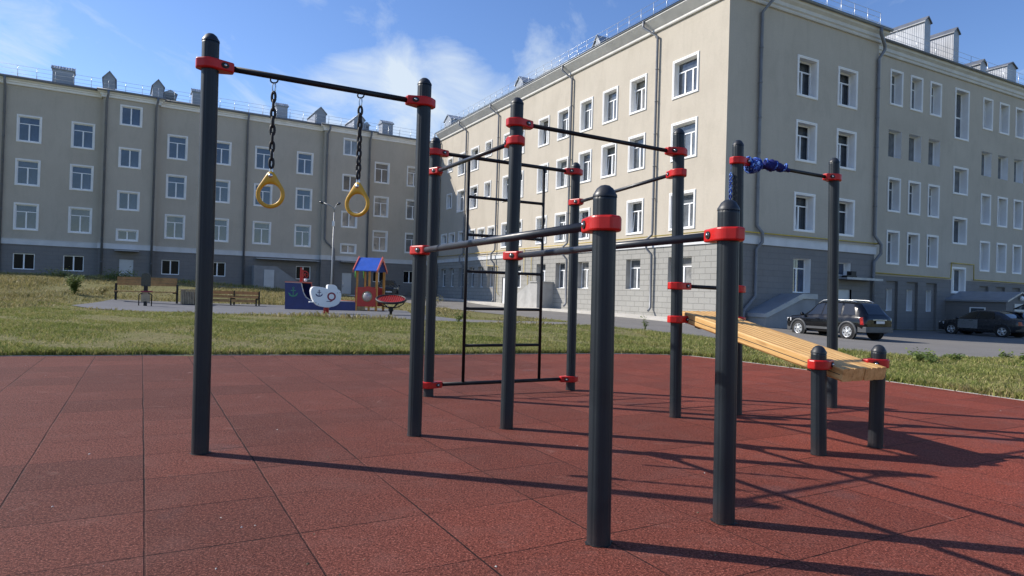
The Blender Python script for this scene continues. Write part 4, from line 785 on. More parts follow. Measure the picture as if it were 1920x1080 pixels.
def ship():
    x, y = -10.45, 30.45; root = thing('playhouse_ship', 'navy and red ship shaped playhouse with a blue gabled roof', 'playhouse', (x, y, tz(x, y) + .022), math.radians(-5))
    prof = [(0, 0), (3.42, 0), (3.42, .43), (1.35, .43), (1.15, .46), (.98, .58), (.86, .78), (.80, 1.0), (.74, 1.22), (-.03, 1.24)]
    for yy in (0, 1.15):
        m = MB(); m.prism(prof, yy, yy + .03); o = m.build('hull_panel', 'toy_navy', root)
        e = MB()
        for a, b in zip(prof[2:-1], prof[3:]): e.tube([(a[0], yy + .015, a[1] + .012), (b[0], yy + .015, b[1] + .012)], .026, 6)
        e.build('edge_strip', 'toy_pink' if yy else 'pale_concrete', o)
        if yy == 0: n = MB(); anchor(n, .38, .78, .34, -.006); n.build('anchor_emblem', 'toy_teal', o)
    m = MB(); m.box((.0, .03, .25), (3.4, 1.15, .30)); m.box((.0, .03, .0), (.03, 1.15, 1.2)); m.box((3.39, .03, 0), (3.42, 1.15, .40)); m.build('deck', 'toy_sand', root)
    m = MB(); m.box((-.04, -.02, 1.245), (.78, 1.2, 1.28)); m.build('bow_deck', 'toy_pink', root)
    m = MB(); m.box((.52, .35, 1.28), (.60, .43, 1.95)); m.box((.585, .36, 1.30), (.66, .42, 1.86)); o = m.build('mast', 'toy_red', root); w_ = MB(); w_.lathe([(.17, -.02), (.19, 0), (.17, .02), (.15, 0), (.17, -.02)], (.74, .38, 1.62), 18, 0, 'y')
    for k in range(3): a = k * math.pi / 3; w_.tube([(.74 - .2 * math.cos(a), .38, 1.62 - .2 * math.sin(a)), (.74 + .2 * math.cos(a), .38, 1.62 + .2 * math.sin(a))], .014, 6)
    w_.build('wheel', 'toy_red', o); bl_ = MB(); bl_.lathe([(.001, -.09), (.06, -.06), (.075, 0), (.05, .06), (.001, .08)], (.80, .36, 1.37), 12); bl_.build('bell', 'toy_white', o)
    # cabin
    hx0, hx1, hy0, hy1 = 3.36, 4.30, 0.0, 1.15
    for px__, py__, w_ in ((hx0 - .02, hy0 - .02, .075), (hx0 - .02, hy1, .075), (hx1 - .40, hy0 - .01, .09), (hx1 - .06, hy0 - .02, .10), (hx1 - .06, hy1, .10)):
        m = MB(); m.box((px__, py__, 0.0 if px__ > hx1 - .1 or py__ > .5 else .0), (px__ + w_, py__ + .075, 1.86)); m.build('post', 'toy_orange', root)
    fp = [(hx0 + .06, .24), (hx1 - .02, .24), (hx1 - .02, 1.06), (hx0 + .75, 1.12), (hx0 + .55, 1.17), (hx0 + .35, 1.12), (hx0 + .06, 1.12)]
    for yy in (-.045, 1.17):
        m = MB(); m.prism(fp, yy, yy + .025); o = m.build('panel', 'toy_red', root)
        if yy < 0:
            r = MB(); r.lathe([(.215, -.02), (.24, 0), (.24, .01), (.19, .01), (.19, -.02), (.215, -.02)], (hx0 + .52, yy - .004, .70), 28, 0, 'y'); r.build('porthole_rim', 'toy_sand', o)
            r = MB(); r.lathe([(.19, -.02), (.15, -.07), (.09, -.10), (.001, -.112)], (hx0 + .52, yy, .70), 24, 0, 'y'); r.build('porthole', 'bubble_plastic', o)
            r = MB(); r.lathe([(.10, -.004), (.001, -.005)], (hx0 + .55, yy - .001, .71), 16, 0, 'y'); r.build('inner_disc', 'toy_pink', o)
    m = MB(); m.box((hx0 - .05, -.02, .40), (hx0 - .02, 1.15, 1.1)); m.build('panel', 'toy_red', root)
    ym = (hy0 + hy1) / 2; zr, ze = 2.50, 1.88; m = MB()
    for sg, ye in ((-1, hy0 - .22), (1, hy1 + .22)):
        m.face([(hx0 - .08, ym, zr), (hx1 + .04, ym, zr), (hx1 + .04, ye, ze), (hx0 - .08, ye, ze)]); m.face([(hx0 - .08, ym, zr - .03), (hx1 + .04, ym, zr - .03), (hx1 + .04, ye, ze - .03), (hx0 - .08, ye, ze - .03)]); m.face([(hx0 - .08, ye, ze), (hx1 + .04, ye, ze), (hx1 + .04, ye, ze - .03), (hx0 - .08, ye, ze - .03)])
    o = m.build('roof', 'toy_blue', root, fix=False)
    for xx in (hx0 - .13, hx1 + .045):
        for ye in (hy0 - .24, hy1 + .24):
            e = MB(); dz = (ze - zr); e.face([(xx, ym, zr + .06), (xx, ye, ze + .03), (xx, ye, ze - .10), (xx, ym, zr - .12)]); e.face([(xx + .045, ym, zr + .06), (xx + .045, ye, ze + .03), (xx + .045, ye, ze - .10), (xx + .045, ym, zr - .12)])
            e.face([(xx, ym, zr + .06), (xx + .045, ym, zr + .06), (xx + .045, ye, ze + .03), (xx, ye, ze + .03)]); e.face([(xx, ye, ze + .03), (xx + .045, ye, ze + .03), (xx + .045, ye, ze - .1), (xx, ye, ze - .1)]); e.build('bargeboard', 'toy_pink', o, fix=False)
    for yy, sg in ((hy0 - .02, 1), (hy1 + .075, -1)):
        e = MB(); e.tube([(hx0 - .06, yy, 1.55), (hx0 - .06, yy, 1.78), (hx0 - .06, yy + sg * .22, 2.12), (hx0 - .06, ym - sg * .06, 2.34)], .034, 6); e.build('gable_trim', 'toy_green', root)
ship()
def rocker_boat():
    x, y = -7.25, 25.85; root = thing('spring_rocker', 'white boat shaped rocker with a navy anchor and a maroon ring on its side', 'spring rocker', (x, y, tz(x, y) + .022), math.radians(26))
    ol = [(745, 400), (770, 360), (820, 350), (900, 354), (1000, 366), (1090, 390), (1085, 340), (1095, 306), (1120, 298), (1210, 297), (1250, 308), (1290, 340), (1310, 400), (1345, 412), (1372, 436), (1388, 490), (1391, 560), (1380, 640), (1345, 715), (1300, 752), (1240, 782), (1130, 808), (1050, 806), (960, 790), (880, 760), (820, 705), (772, 620), (742, 510), (735, 450)]
    P = [((a - 1090) * .00178, (942 - b) * .00175) for a, b in ol]; m = MB(); m.ring([[(a, -.17, b) for a, b in P], [(a, .17, b) for a, b in P]], 0, False); o = m.build('boat_body', 'toy_white', root, None, .018)
    e = MB(); anchor(e, (912 - 1090) * .00178, (942 - 505) * .00175, .20, -.178); e.build('anchor_emblem', 'toy_navy', o)
    e = MB(); cx_, cz_ = (1178 - 1090) * .00178, (942 - 562) * .00175; e.lathe([(.165, -.006), (.165, .003), (.105, .003), (.105, -.006), (.165, -.006)], (cx_, -.173, cz_), 30, 0, 'y', False); e.prism([(cx_ - .03, cz_ - .16), (cx_ + .06, cz_ - .15), (cx_ - .02, cz_ - .215), (cx_ - .06, cz_ - .2)], -.178, -.171); e.build('ring_emblem', 'toy_maroon', o)
    e = MB(); e.box((cx_ - .19, -.178, cz_ - .205), (cx_ - .05, -.171, cz_ - .18)); e.build('dash_mark', 'toy_navy', o)
    e = MB(); e.lathe([(.10, 0), (.10, .2), (.085, .22), (.085, .27)], (0, 0, 0), 20, cap=True)
    for k in range(4): e.tube([(.105 * math.cos(a), .105 * math.sin(a), .03 + k * .05 + .05 * i / 16) for i, a in enumerate([2 * math.pi * i / 16 for i in range(17)])], .011, 6)
    e.build('spring', 'toy_red', root)
    e = MB(); e.box((-.66, -.1, .42), (-.50, .1, .46)); e.tube([(.02, -.34, .82), (.02, .34, .82)], .018, 8); e.build('handle', 'toy_white', root)
    e = MB(); 
    for a, b in ((850, 702), (905, 735), (1300, 478), (1358, 468)): e.lathe([(.001, -.008), (.014, -.006), (.014, 0)], ((a - 1090) * .00178, -.172, (942 - b) * .00175), 8, 0, 'y')
    e.build('screw', 'bar_dark', o)
rocker_boat()
def spinner():
    x, y = -4.78, 26.2; root = thing('nest_spinner', 'black tilted ring spinner with a red net on a short post', 'spinner', (x, y, tz(x, y) + .022))
    T = Matrix.Translation((0, 0, .60)) @ Matrix.Rotation(math.radians(-17), 4, 'Y') @ Matrix.Rotation(math.radians(12), 4, 'X') if False else Matrix.Translation((0, 0, .62)) @ Matrix.Rotation(math.radians(15), 4, 'X') @ Matrix.Rotation(math.radians(2), 4, 'Y')
    m = MB(); m.lathe([(.58 + .038 * math.cos(a), .045 * math.sin(a)) for a in [2 * math.pi * i / 10 for i in range(11)]], (0, 0, 0), 40); m.build('rim', 'black_rubber', root, T)
    m = MB(); rnd = random.Random(4)
    for k in range(-6, 7):
        q = k * .085; l = math.sqrt(max(0, .555 ** 2 - q * q)); sg = .09
        for ax in (0, 1):
            pts = []
            for i in range(9):
                s_ = -l + 2 * l * i / 8; zz = -sg * (1 - (s_ * s_ + q * q) / .31); pts.append((s_, q, zz) if ax else (q, s_, zz))
            m.tube(pts, .016, 6)
    m.build('net', 'toy_red', root, T)
    m = MB()
    for k in range(6):
        a = 2 * math.pi * k / 6 + .1; m.tube([T @ Vector((.57 * math.cos(a), .57 * math.sin(a), -.02)), Vector((.47 * math.cos(a), .47 * math.sin(a), .43)), Vector((.28 * math.cos(a), .28 * math.sin(a), .32)), Vector((.07 * math.cos(a), .07 * math.sin(a), .28))], .021, 8)
    m.build('strut', 'black_rubber', root); m = MB(); m.lathe([(.055, -.02), (.055, .12), (.10, .16), (.10, .30), (.06, .32)], (0, 0, 0), 20, cap=True); m.build('post', 'black_rubber', root)
spinner()
def rider():
    x, y = -15.95, 28.75; root = thing('rocker_seat', 'dark rocker seat with a tall rounded back in front of the long bench', 'rocker seat', (x, y, tz(x, y) + .022), math.radians(8))
    m = MB(); ol = [(-.19, .88), (.19, .88), (.19, 1.28)] + [(.19 * math.cos(a), 1.28 + .15 * math.sin(a)) for a in [math.pi * i / 10 for i in range(1, 10)]] + [(-.19, 1.28)]; m.prism(ol, -.03, .03); m.build('backrest', 'car_darkgrey', root, None, .01)
    m = MB(); m.box((-.17, -.02, .855), (.17, .04, .895)); m.build('trim', 'car_cladding', root); m = MB(); m.box((-.075, -.03, .60), (.075, .04, .88)); m.build('support', 'black_rubber', root)
    m = MB(); m.box((-.16, -.10, .60), (.16, .34, .66)); m.build('seat', 'toy_maroon', root); m = MB(); m.prism([(-.18, .15), (.18, .15), (.18, .55), (.14, .60), (-.14, .60), (-.18, .55)], -.03, .03); m.build('board', 'slat_grey', root)
    m = MB(); m.box((-.055, -.05, -.01), (.055, .05, .2)); m.build('post', 'black_rubber', root)
    for sg in (-1, 1): m = MB(); m.tube([(sg * .26, -.02, 0), (sg * .26, -.02, .47), (sg * .23, -.02, .52), (sg * .12, -.02, .55)], .024, 8); m.build('leg', 'bar_dark', root)
rider()
def long_bench():
    a = Vector((-18.75, 31.25, 0)); b = Vector((-16.2, 31.95, 0)); L = (b - a).length; z = tz(-17.5, 31.6) + .02; root = thing('park_bench', 'long wooden bench with a high plank backrest on black end posts', 'bench', (a.x, a.y, z), math.atan2(b.y - a.y, b.x - a.x))
    for xx in (0, L): m = MB(); m.box((xx - .04, -.04, -.05), (xx + .04, .06, .86)); m.build('leg', 'black_rubber', root); 
    for k in range(3): m = MB(); m.box((.03, .02 + k * .012, .78 + k * .135), (L - .03, .065 + k * .012, .905 + k * .135)); m.build('backrest_plank', 'slat_wood', root)
    for k in range(3): m = MB(); m.box((.03, -.42 + k * .14, .47), (L - .03, -.30 + k * .14, .51)); m.build('seat_plank', 'slat_wood', root)
    for xx in (.04, L - .10): m = MB(); m.box((xx, -.42, .42), (xx + .06, .02, .468)); m.build('bracket', 'black_rubber', root)
long_bench()
def low_bench():
    a = Vector((-15.35, 33.0, 0)); b = Vector((-12.65, 33.15, 0)); L = (b - a).length; z = tz(-14, 33) + .02; root = thing('park_bench', 'low wooden slat bench with black frames beside the slatted bin', 'bench', (a.x, a.y, z), math.atan2(b.y - a.y, b.x - a.x))
    for xx in (.0, L * .54, L - .02): m = MB(); m.box((xx - .03, -.5, 0), (xx + .03, -.44, .36)); m.box((xx - .03, -.06, 0), (xx + .03, 0, .72)); m.box((xx - .03, -.5, .30), (xx + .03, 0, .36)); m.build('leg', 'black_rubber', root)
    for x0, x1 in ((.04, L * .54 - .04), (L * .54 + .04, L - .05)):
        for zz, hh in ((.54, .16), (.36, .13)): m = MB(); m.box((x0, -.085, zz), (x1, -.05, zz + hh)); m.build('backrest_slat', 'slat_wood', root)
        for k in range(3): m = MB(); m.box((x0, -.52 + k * .15, .362), (x1, -.40 + k * .15, .40)); m.build('seat_slat', 'slat_wood', root)
        m = MB(); m.box((x0, -.535, .16), (x1, -.51, .30)); m.build('front_slat', 'slat_wood', root)
low_bench()
def bin_():
    x, y = -15.62, 32.1; root = thing('slatted_bin', 'square bin clad in weathered upright wooden slats beside the low bench', 'bin', (x, y, tz(x, y) + .02), .1)
    m = MB()
    for k in range(8):
        q = -.30 + k * .0775; w_ = .052; m.box((q, -.33, .03), (q + w_, -.30, .70)); m.box((q, .30, .03), (q + w_, .33, .70)); m.box((-.345, q, .03), (-.315, q + w_, .70)); m.box((.315, q, .03), (.345, q + w_, .70))
    m.build('slats', 'slat_grey', root); m = MB(); m.box((-.29, -.29, 0), (.29, .29, .62)); m.build('liner', 'black_rubber', root); m = MB(); frame_rect(m, -.36, .36, -.36, .36, .07, .70, .73)
    for i, v in enumerate(m.v): m.v[i] = (v[0], v[2], v[1])
    m.build('rim', 'slat_grey', root)
bin_()
def street_lamp():
    x, y = -10.95, 40.0; z = tz(x, y); root = thing('street_lamp', 'slim grey street lamp with a long and a short arm', 'street lamp', (x, y, z)); m = MB(); m.tube([(0, 0, -.2), (0, 0, 1.2), (.03, 0, 5.4)], [.055, .05, .032], 12); m.build('pole', 'lamp_grey', root)
    m = MB(); m.tube([(.03, 0, 5.35), (.0, 0, 5.65), (-.25, 0, 5.82), (-.62, 0, 5.95)], .028, 8); m.tube([(.03, 0, 5.35), (.07, 0, 5.65), (.16, 0, 5.85), (.22, 0, 5.9)], .028, 8); m.build('arm', 'lamp_grey', root)
    for a, b in (((-.62, 5.93), (-.88, 6.0)), ((.18, 5.86), (.40, 5.98))): m = MB(); m.tube([(a[0], 0, a[1]), ((a[0] + b[0]) / 2, 0, (a[1] + b[1]) / 2), (b[0], 0, b[1])], [.035, .075, .04], 10); m.build('lamp_head', 'car_darkgrey', root)
    m = MB(); m.box((-.06, -.07, 4.55), (.08, .05, 4.85)); m.build('junction_box', 'toy_white', root)
street_lamp()

# ------------------------------------------------------------------ vehicles
def car(name, label, cat, loc, heading, st, mats, wb, wr=.345, sc=1.0, side=(), rear=None, front=None, rails=False, cladding=False, face='rear', tail=(.78, .66, .98), open_gate=False, door=None, rim5=True):
    root = thing(name, label, cat, loc, heading); root.scale = (sc, sc, sc)
    st = np.array(st, float); xs = st[:, 0]
    def S(x): return [np.interp(x, xs, st[:, i]) for i in range(1, 6)]
    def ringpts(x):
        zb, bl_, tp, w, wt_ = S(x); mid = zb + (bl_ - zb) * .55
        h = [(0, zb), (w * .82, zb), (w * .97, zb + .09), (w, mid), (w * .985, bl_ - .03), (w * .95, bl_ + .012), (w * .95 + (wt_ - w * .95) * .62, bl_ + (tp - bl_) * .62), (wt_, tp - .045 * min(1, (tp - bl_) * 3)), (wt_ * .78, tp - .006), (0, tp)]
        return [(x, a, b) for a, b in h] + [(x, -a, b) for a, b in h[-2:0:-1]]
    xx = sorted(set(list(xs) + [float(v) for v in np.linspace(xs[0], xs[-1], 26)])); m = MB(); m.ring([ringpts(x) for x in xx], 0, True, True, True, True); body = m.build('body', mats['paint'], root)
    def sidept(x, f, sg, off=.010):
        zb, bl_, tp, w, wt_ = S(x); a = (w * .95, bl_ + .012); b = (w * .95 + (wt_ - w * .95) * .62, bl_ + (tp - bl_) * .62); c_ = (wt_, tp - .045 * min(1, (tp - bl_) * 3))
        p = (a[0] + (b[0] - a[0]) * f / .62, a[1] + (b[1] - a[1]) * f / .62) if f < .62 else (b[0] + (c_[0] - b[0]) * (f - .62) / .38, b[1] + (c_[1] - b[1]) * (f - .62) / .38)
        return (x, sg * (p[0] + off), p[1] + off * .4)
    for sg in (-1, 1):
        for (xa, xb, xa2, xb2) in side:
            g = MB(); n = 4
            for i in range(n):
                for f0, f1 in ((.10, .5), (.5, .9)):
                    L = lambda u, f: sidept(xa + (xb - xa) * u + ((xa2 - xa) + ((xb2 - xb) - (xa2 - xa)) * u) * f, f, sg)
                    g.face([L(i / n, f0), L((i + 1) / n, f0), L((i + 1) / n, f1), L(i / n, f1)], 0, True)
            g.build('window', 'car_glass', root, merge=True)
    for gl, nm, off in ((rear, 'rear_window', -1), (front, 'windscreen', 1)):
        if not gl: continue
        g = MB(); n = 6; xa, xb = gl
        for i in range(n):
            for j in range(4):
                def Pp(u, v):
                    x = xa + (xb - xa) * u; zb, bl_, tp, w, wt_ = S(x); yv = (-1 + 2 * v) * wt_ * .80; return (x + off * .012, yv, tp + .008 - .006 * abs(-1 + 2 * v))
                g.face([Pp(i / n, j / 4), Pp((i + 1) / n, j / 4), Pp((i + 1) / n, (j + 1) / 4), Pp(i / n, (j + 1) / 4)], 0, True)
        g.build(nm, 'car_glass', root, merge=True)
    for xw in (wb / 2, -wb / 2):
        w = S(xw)[3]
        for sg in (-1, 1):
            a = MB(); a.lathe([(.001, 0), (wr + .045, 0), (wr + .045, -.012), (.001, -.012)], (xw, sg * (w + .004) + (.006 if sg < 0 else .006), wr + .02), 28, 0, 'y', False); a.build('wheel_arch', 'black_rubber', body)
            fl = MB(); fl.tube([(xw + (wr + .075) * math.cos(t), sg * (w - .004), wr + .0 + (wr + .075) * math.sin(t)) for t in [math.radians(-8 + 196 * i / 18) for i in range(19)]], .05 if cladding else .028, 8); fl.build('fender_flare', mats.get('clad', mats['paint']), body)
            wo = MB(); yy = sg * (w - .085); wo.lathe([(wr * .62, .115 * sg), (wr * .70, .105 * sg), (wr * .93, .10 * sg), (wr, .06 * sg), (wr, -.09 * sg), (wr * .9, -.11 * sg), (.02, -.11 * sg)], (xw, yy, wr), 30, 0, 'y'); t_ = wo.build('wheel', 'tyre', root)
            ri = MB(); ns = 6 if rim5 else 5
            ri.lathe([(wr * .66, .112 * sg), (wr * .60, .118 * sg), (wr * .58, .08 * sg)], (xw, yy, wr), 30, 0, 'y')
            ri.lathe([(wr * .6, .05 * sg), (.001, .05 * sg)], (xw, yy, wr), 20, 1, 'y')
            for k in range(ns):
                a0 = 2 * math.pi * k / ns + .3; ca, sa = math.cos(a0), math.sin(a0)
                for (r0, r1, h0, h1) in ((wr * .10, wr * .62, wr * .13, wr * .17),):
                    P = lambda r, h, yo: (xw + ca * r - sa * h, yy + yo * sg, wr + sa * r + ca * h)
                    ri.face([P(r0, -h0, .112), P(r1, -h1, .104), P(r1, h1, .104), P(r0, h0, .112)]); ri.face([P(r0, -h0, .06), P(r1, -h1, .06), P(r1, -h1, .104), P(r0, -h0, .112)]); ri.face([P(r0, h0, .06), P(r1, h1, .06), P(r1, h1, .104), P(r0, h0, .112)])
            ri.lathe([(wr * .2, .11 * sg), (wr * .17, .122 * sg), (.001, .124 * sg)], (xw, yy, wr), 16, 0, 'y'); ri.build('rim', ['rim_alloy', 'black_rubber'], t_)
    xr = xs[0]; xf = xs[-1]
    # rear lamps, bumper, plate
    lz0, lz1 = tail[1], tail[2]
    for sg in (-1, 1):
        q = MB()
        for z0, z1 in ((lz0, lz1),):
            xa = xr + .02; 
            q.ring([[(xr + .05 + (z - lz0) * .16 - .035, sg * .70, z), (xr + .07 + (z - lz0) * .16, sg * (S(xr + .12)[3] + .012), z), (xr + .22 + (z - lz0) * .1, sg * (S(xr + .22)[3] + .010), z), (xr + .22, sg * .74, z), (xr + .10, sg * .70, z)] for z in (z0, (z0 + z1) / 2, z1)], 0, False)
        q.build('tail_lamp', 'tail_lens', root)
        q = MB(); zf = S(xf - .25)[1] - .02; q.ring([[(xf - .06, sg * .42, z), (xf - .10, sg * (S(xf - .12)[3] - .02), z), (xf - .42, sg * (S(xf - .4)[3] + .010), z + .02), (xf - .42, sg * .5, z + .02)] for z in (zf - .16, zf)], 0, False); q.build('headlight', 'lamp_lens', root)
        q = MB(); mx, mz = (front[0] - .12 if front else xf - 1.3), S(0)[1] + .06; ww = S(mx)[3]; q.lathe([(.001, -.07), (.06, -.06), (.085, 0), (.06, .06), (.001, .07)], (mx, sg * (ww + .10), mz), 10, 0, 'x'); q.box((mx - .02, sg * (ww - .04), mz - .04), (mx + .02, sg * (ww + .08), mz - .01)); q.build('mirror', mats['paint'], root)
    b = MB(); hw = S(xr + .15)[3]; b.ring([[(xr - .05, -hw * .72, z), (xr - .02, -hw * .95, z), (xr + .35, -hw * 1.0 - .012, z), (xr + .35, hw * 1.0 + .012, z), (xr - .02, hw * .95, z), (xr - .05, hw * .72, z)] for z in (.36, .48, .60)], 0, False); b.build('rear_bumper', mats.get('clad2', mats['paint']), root, None, .015)
    hw = S(xf - .2)[3]; b = MB(); b.ring([[(xf - .35, hw + .012, z), (xf - .03, hw * .85, z), (xf + .03, hw * .5, z), (xf + .03, -hw * .5, z), (xf - .03, -hw * .85, z), (xf - .35, -hw - .012, z)] for z in (.26, .38, .50)], 0, False); b.build('front_bumper', mats.get('clad2', mats['paint']), root, None, .015)
    g = MB(); g.box((xf + .0, -.34, .52), (xf + .034, .34, .64)); g.build('grille', 'black_rubber', root)
    for xq, s_, zq in ((xr - .045, -1, (tail[0])), (xf + .036, 1, .42)):
        q = MB(); q.box((xq, -.26, zq - .056), (xq + .012 * s_, .26, zq + .056)); po = q.build('plate', 'plate_white', root); q = MB(); frame_rect(q, -.265, .265, zq - .061, zq + .061, .006, 0, .002)
        for i, v in enumerate(q.v): q.v[i] = (xq + .012 * s_ + s_ * v[1] * 1.0, v[0], v[2])
        q.build('plate_frame', 'plate_mark', po)
    q = MB(); q.box((xr - .028, -.42, tail[0] + .09), (xr + .05, .42, tail[0] + .115)); q.build('chrome_strip', 'galvanised', root)
    for sg in (-1, 1):
        q = MB(); w = S(0)[3]; q.box((-wb / 2 + wr + .09, sg * (w - .02), .40), (wb / 2 - wr - .09, sg * (w + .012), .50)); q.build('side_moulding', mats.get('clad', mats['paint']), root)
        q = MB(); 
        for hx in (.35, -.55): q.tube([(hx, sg * (w + .012), .85), (hx - .2, sg * (w + .014), .85)], .014, 6)
        q.build('door_handle', mats['paint'], root)
        q = MB()
        for hx in (.92, -.12, -1.0): q.tube([(hx, sg * (w + .0015), .46), (hx, sg * (w * .992 + .0015), .9)], .004, 4)
        q.build('door_seam', 'black_rubber', root)
        if rails:
            q = MB(); pts = []
            for i in range(9): x = -1.45 + 1.95 * i / 8; zb, bl_, tp, w_, wt_ = S(x); pts.append((x, sg * (wt_ * .86), tp + (.055 if 0 < i < 8 else .0)))
            q.tube(pts, .02, 7); q.build('roof_rail', 'galvanised', root)
        if door and sg == 1:
            q = MB(); w = S(.4)[3]; q.box((-.08, w - .03, .42), (.95, w + .016, .92)); q.build('door', door, root)
    if open_gate:
        q = MB(); q.box((-1.75, -.62, 1.50), (-.55, .62, 1.56), 0, Matrix.Translation((-1.2, 0, 1.5)) @ Matrix.Rotation(math.radians(28), 4, 'Y') @ Matrix.Translation((.45, 0, -1.5))); q.build('tailgate', mats['paint'], root, None, .03)
    return root
SUV = [(-2.15, .46, .86, .90, .76, .66), (-2.10, .38, .98, 1.03, .84, .70), (-2.0, .33, 1.0, 1.14, .88, .67), (-1.84, .31, 1.01, 1.36, .895, .645), (-1.66, .30, 1.01, 1.57, .90, .63), (-1.5, .29, 1.01, 1.63, .90, .62), (-1.2, .28, 1.005, 1.66, .905, .625), (-.4, .27, .99, 1.685, .91, .635), (.2, .27, .975, 1.65, .91, .63), (.5, .27, .97, 1.55, .91, .62), (.85, .27, .965, 1.28, .908, .62), (1.12, .28, .96, 1.06, .905, .66), (1.3, .29, .95, 1.01, .90, .72), (1.85, .31, .88, .94, .88, .72), (2.05, .36, .80, .84, .83, .64), (2.14, .42, .70, .74, .74, .54), (2.18, .46, .62, .66, .64, .46)]
HATCH = [(-1.95, .44, .80, .84, .72, .62), (-1.88, .36, .92, .98, .80, .66), (-1.75, .30, .95, 1.12, .83, .62), (-1.5, .26, .95, 1.36, .845, .60), (-1.25, .24, .95, 1.44, .85, .59), (-.5, .22, .93, 1.49, .855, .59), (.05, .22, .92, 1.47, .855, .585), (.4, .22, .91, 1.36, .855, .58), (1.0, .23, .90, 1.02, .85, .62), (1.2, .24, .88, .95, .845, .67), (1.7, .27, .80, .86, .82, .66), (1.88, .32, .72, .76, .76, .58), (1.97, .38, .62, .66, .66, .48)]
SEDAN = [(-2.28, .42, .84, .88, .70, .62), (-2.2, .34, .92, .96, .80, .68), (-1.95, .28, .94, 1.0, .84, .70), (-1.55, .25, .94, 1.06, .855, .66), (-1.2, .24, .94, 1.28, .86, .60), (-.85, .23, .93, 1.41, .865, .575), (-.3, .22, .92, 1.455, .87, .575), (.15, .22, .91, 1.43, .87, .57), (.45, .22, .90, 1.34, .87, .565), (1.05, .23, .88, 1.0, .865, .62), (1.25, .24, .86, .93, .86, .68), (1.85, .27, .77, .83, .83, .66), (2.05, .32, .69, .73, .77, .58), (2.14, .38, .6, .64, .66, .48)]
BLK = {'paint': 'car_black', 'clad': 'car_cladding', 'clad2': 'car_cladding'}
car('parked_car', 'shiny black estate style off-roader with roof rails and grey wheel arches', 'car', (13.72, 27.85, -.325), math.radians(114), SUV, BLK, 2.63, .35, .925, side=((.10, .92, .02, .42), (-.93, .02, -.87, -.04), (-1.66, -1.02, -1.42, -.98)), rear=(-2.02, -1.60), front=(1.14, .42), rails=True, cladding=True, tail=(.80, .68, 1.0))
car('parked_car', 'dark grey saloon car with a pale front door in the shade by the annex', 'car', (26.75, 37.3, -.47), math.radians(118), SEDAN, {'paint': 'car_darkgrey', 'clad': 'car_darkgrey'}, 2.6, .32, 1.0, side=((.05, .95, .0, .35), (-.95, -.03, -.78, -.06)), rear=(-1.55, -.95), front=(1.06, .48), tail=(.74, .68, .88), door='car_silver', rim5=False)
car('parked_car', 'black car with its tailgate raised at the right edge of the lot', 'car', (28.9, 39.5, -.49), math.radians(118), HATCH, {'paint': 'car_black'}, 2.45, .31, 1.0, side=((.02, .85, .0, .30), (-.85, -.06, -.76, -.08)), rear=None, front=(1.0, .42), tail=(.70, .64, .92), open_gate=True, rim5=False)
car('parked_car', 'dark compact car facing the playground, parked against the long building', 'car', (-11.1, 59.0, tz(-11, 58.5) + .02), math.radians(-77), HATCH, {'paint': 'car_darkgrey'}, 2.45, .31, 1.0, side=((.02, .85, .0, .30), (-.85, -.06, -.76, -.08)), rear=(-1.80, -1.35), front=(1.0, .42), tail=(.70, .64, .92), rim5=False)

# ------------------------------------------------------------------ vegetation
def blades(name, XY, h0, h1, w0, w1, mat, lean=.5, off=0.0, zfun=None, hscale=None):
    n = len(XY); z = terr(XY[:, 0], XY[:, 1]) + off; a = RNG.uniform(0, 2 * np.pi, n); h = RNG.uniform(h0, h1, n)
    if hscale is not None: h = h * hscale
    w = RNG.uniform(w0, w1, n); la = RNG.uniform(0, 2 * np.pi, n); ll = RNG.uniform(.05, lean, n) * h
    p = np.c_[XY, z]; dx = np.c_[np.cos(a), np.sin(a), np.zeros(n)] * w[:, None] / 2; l = np.c_[np.cos(la) * ll, np.sin(la) * ll, h]; l2 = np.c_[np.cos(la) * ll * .3, np.sin(la) * ll * .3, h * .55]
    v = np.stack([p - dx, p + dx, p + l2 + dx * .8, p + l, p + l2 - dx * .8], 1).reshape(-1, 3); i = np.arange(n)[:, None] * 5
    f = (i + np.array([[0, 1, 2, 3, 4]])); me = bpy.data.meshes.new(name); me.vertices.add(len(v)); me.vertices.foreach_set('co', v.ravel().astype(np.float32)); me.loops.add(n * 5); me.loops.foreach_set('vertex_index', f.ravel().astype(np.int32)); me.polygons.add(n)
    me.polygons.foreach_set('loop_start', (np.arange(n) * 5).astype(np.int32)); me.update(calc_edges=True); me.validate(); me.materials.append(M[mat]); o = link(name, me); o['kind'] = 'stuff'; return o
def scatter(n, x0, x1, y0, y1): return np.c_[RNG.uniform(x0, x1, n), RNG.uniform(y0, y1, n)]
def pnoise(XY, s, seed):
    r = np.random.default_rng(seed); t = 0
    for k in range(5):
        d = r.normal(size=2); d /= np.hypot(*d); f = s * (1 + k * .7); t = t + np.sin((XY @ d) * f + r.uniform(0, 6.28)) / (1 + k * .4)
    return t
def inroads(XY): return inpoly(XY[:, 0], XY[:, 1], PAD) | inpoly(XY[:, 0], XY[:, 1], ROAD) | inpoly(XY[:, 0], XY[:, 1], PLAY) | inpoly(XY[:, 0], XY[:, 1], PATH) | inpoly(XY[:, 0], XY[:, 1], PAVE)
def frustum(XY, m=.22): return (np.abs(XY[:, 0]) < XY[:, 1] * (.776 + m) + .6)
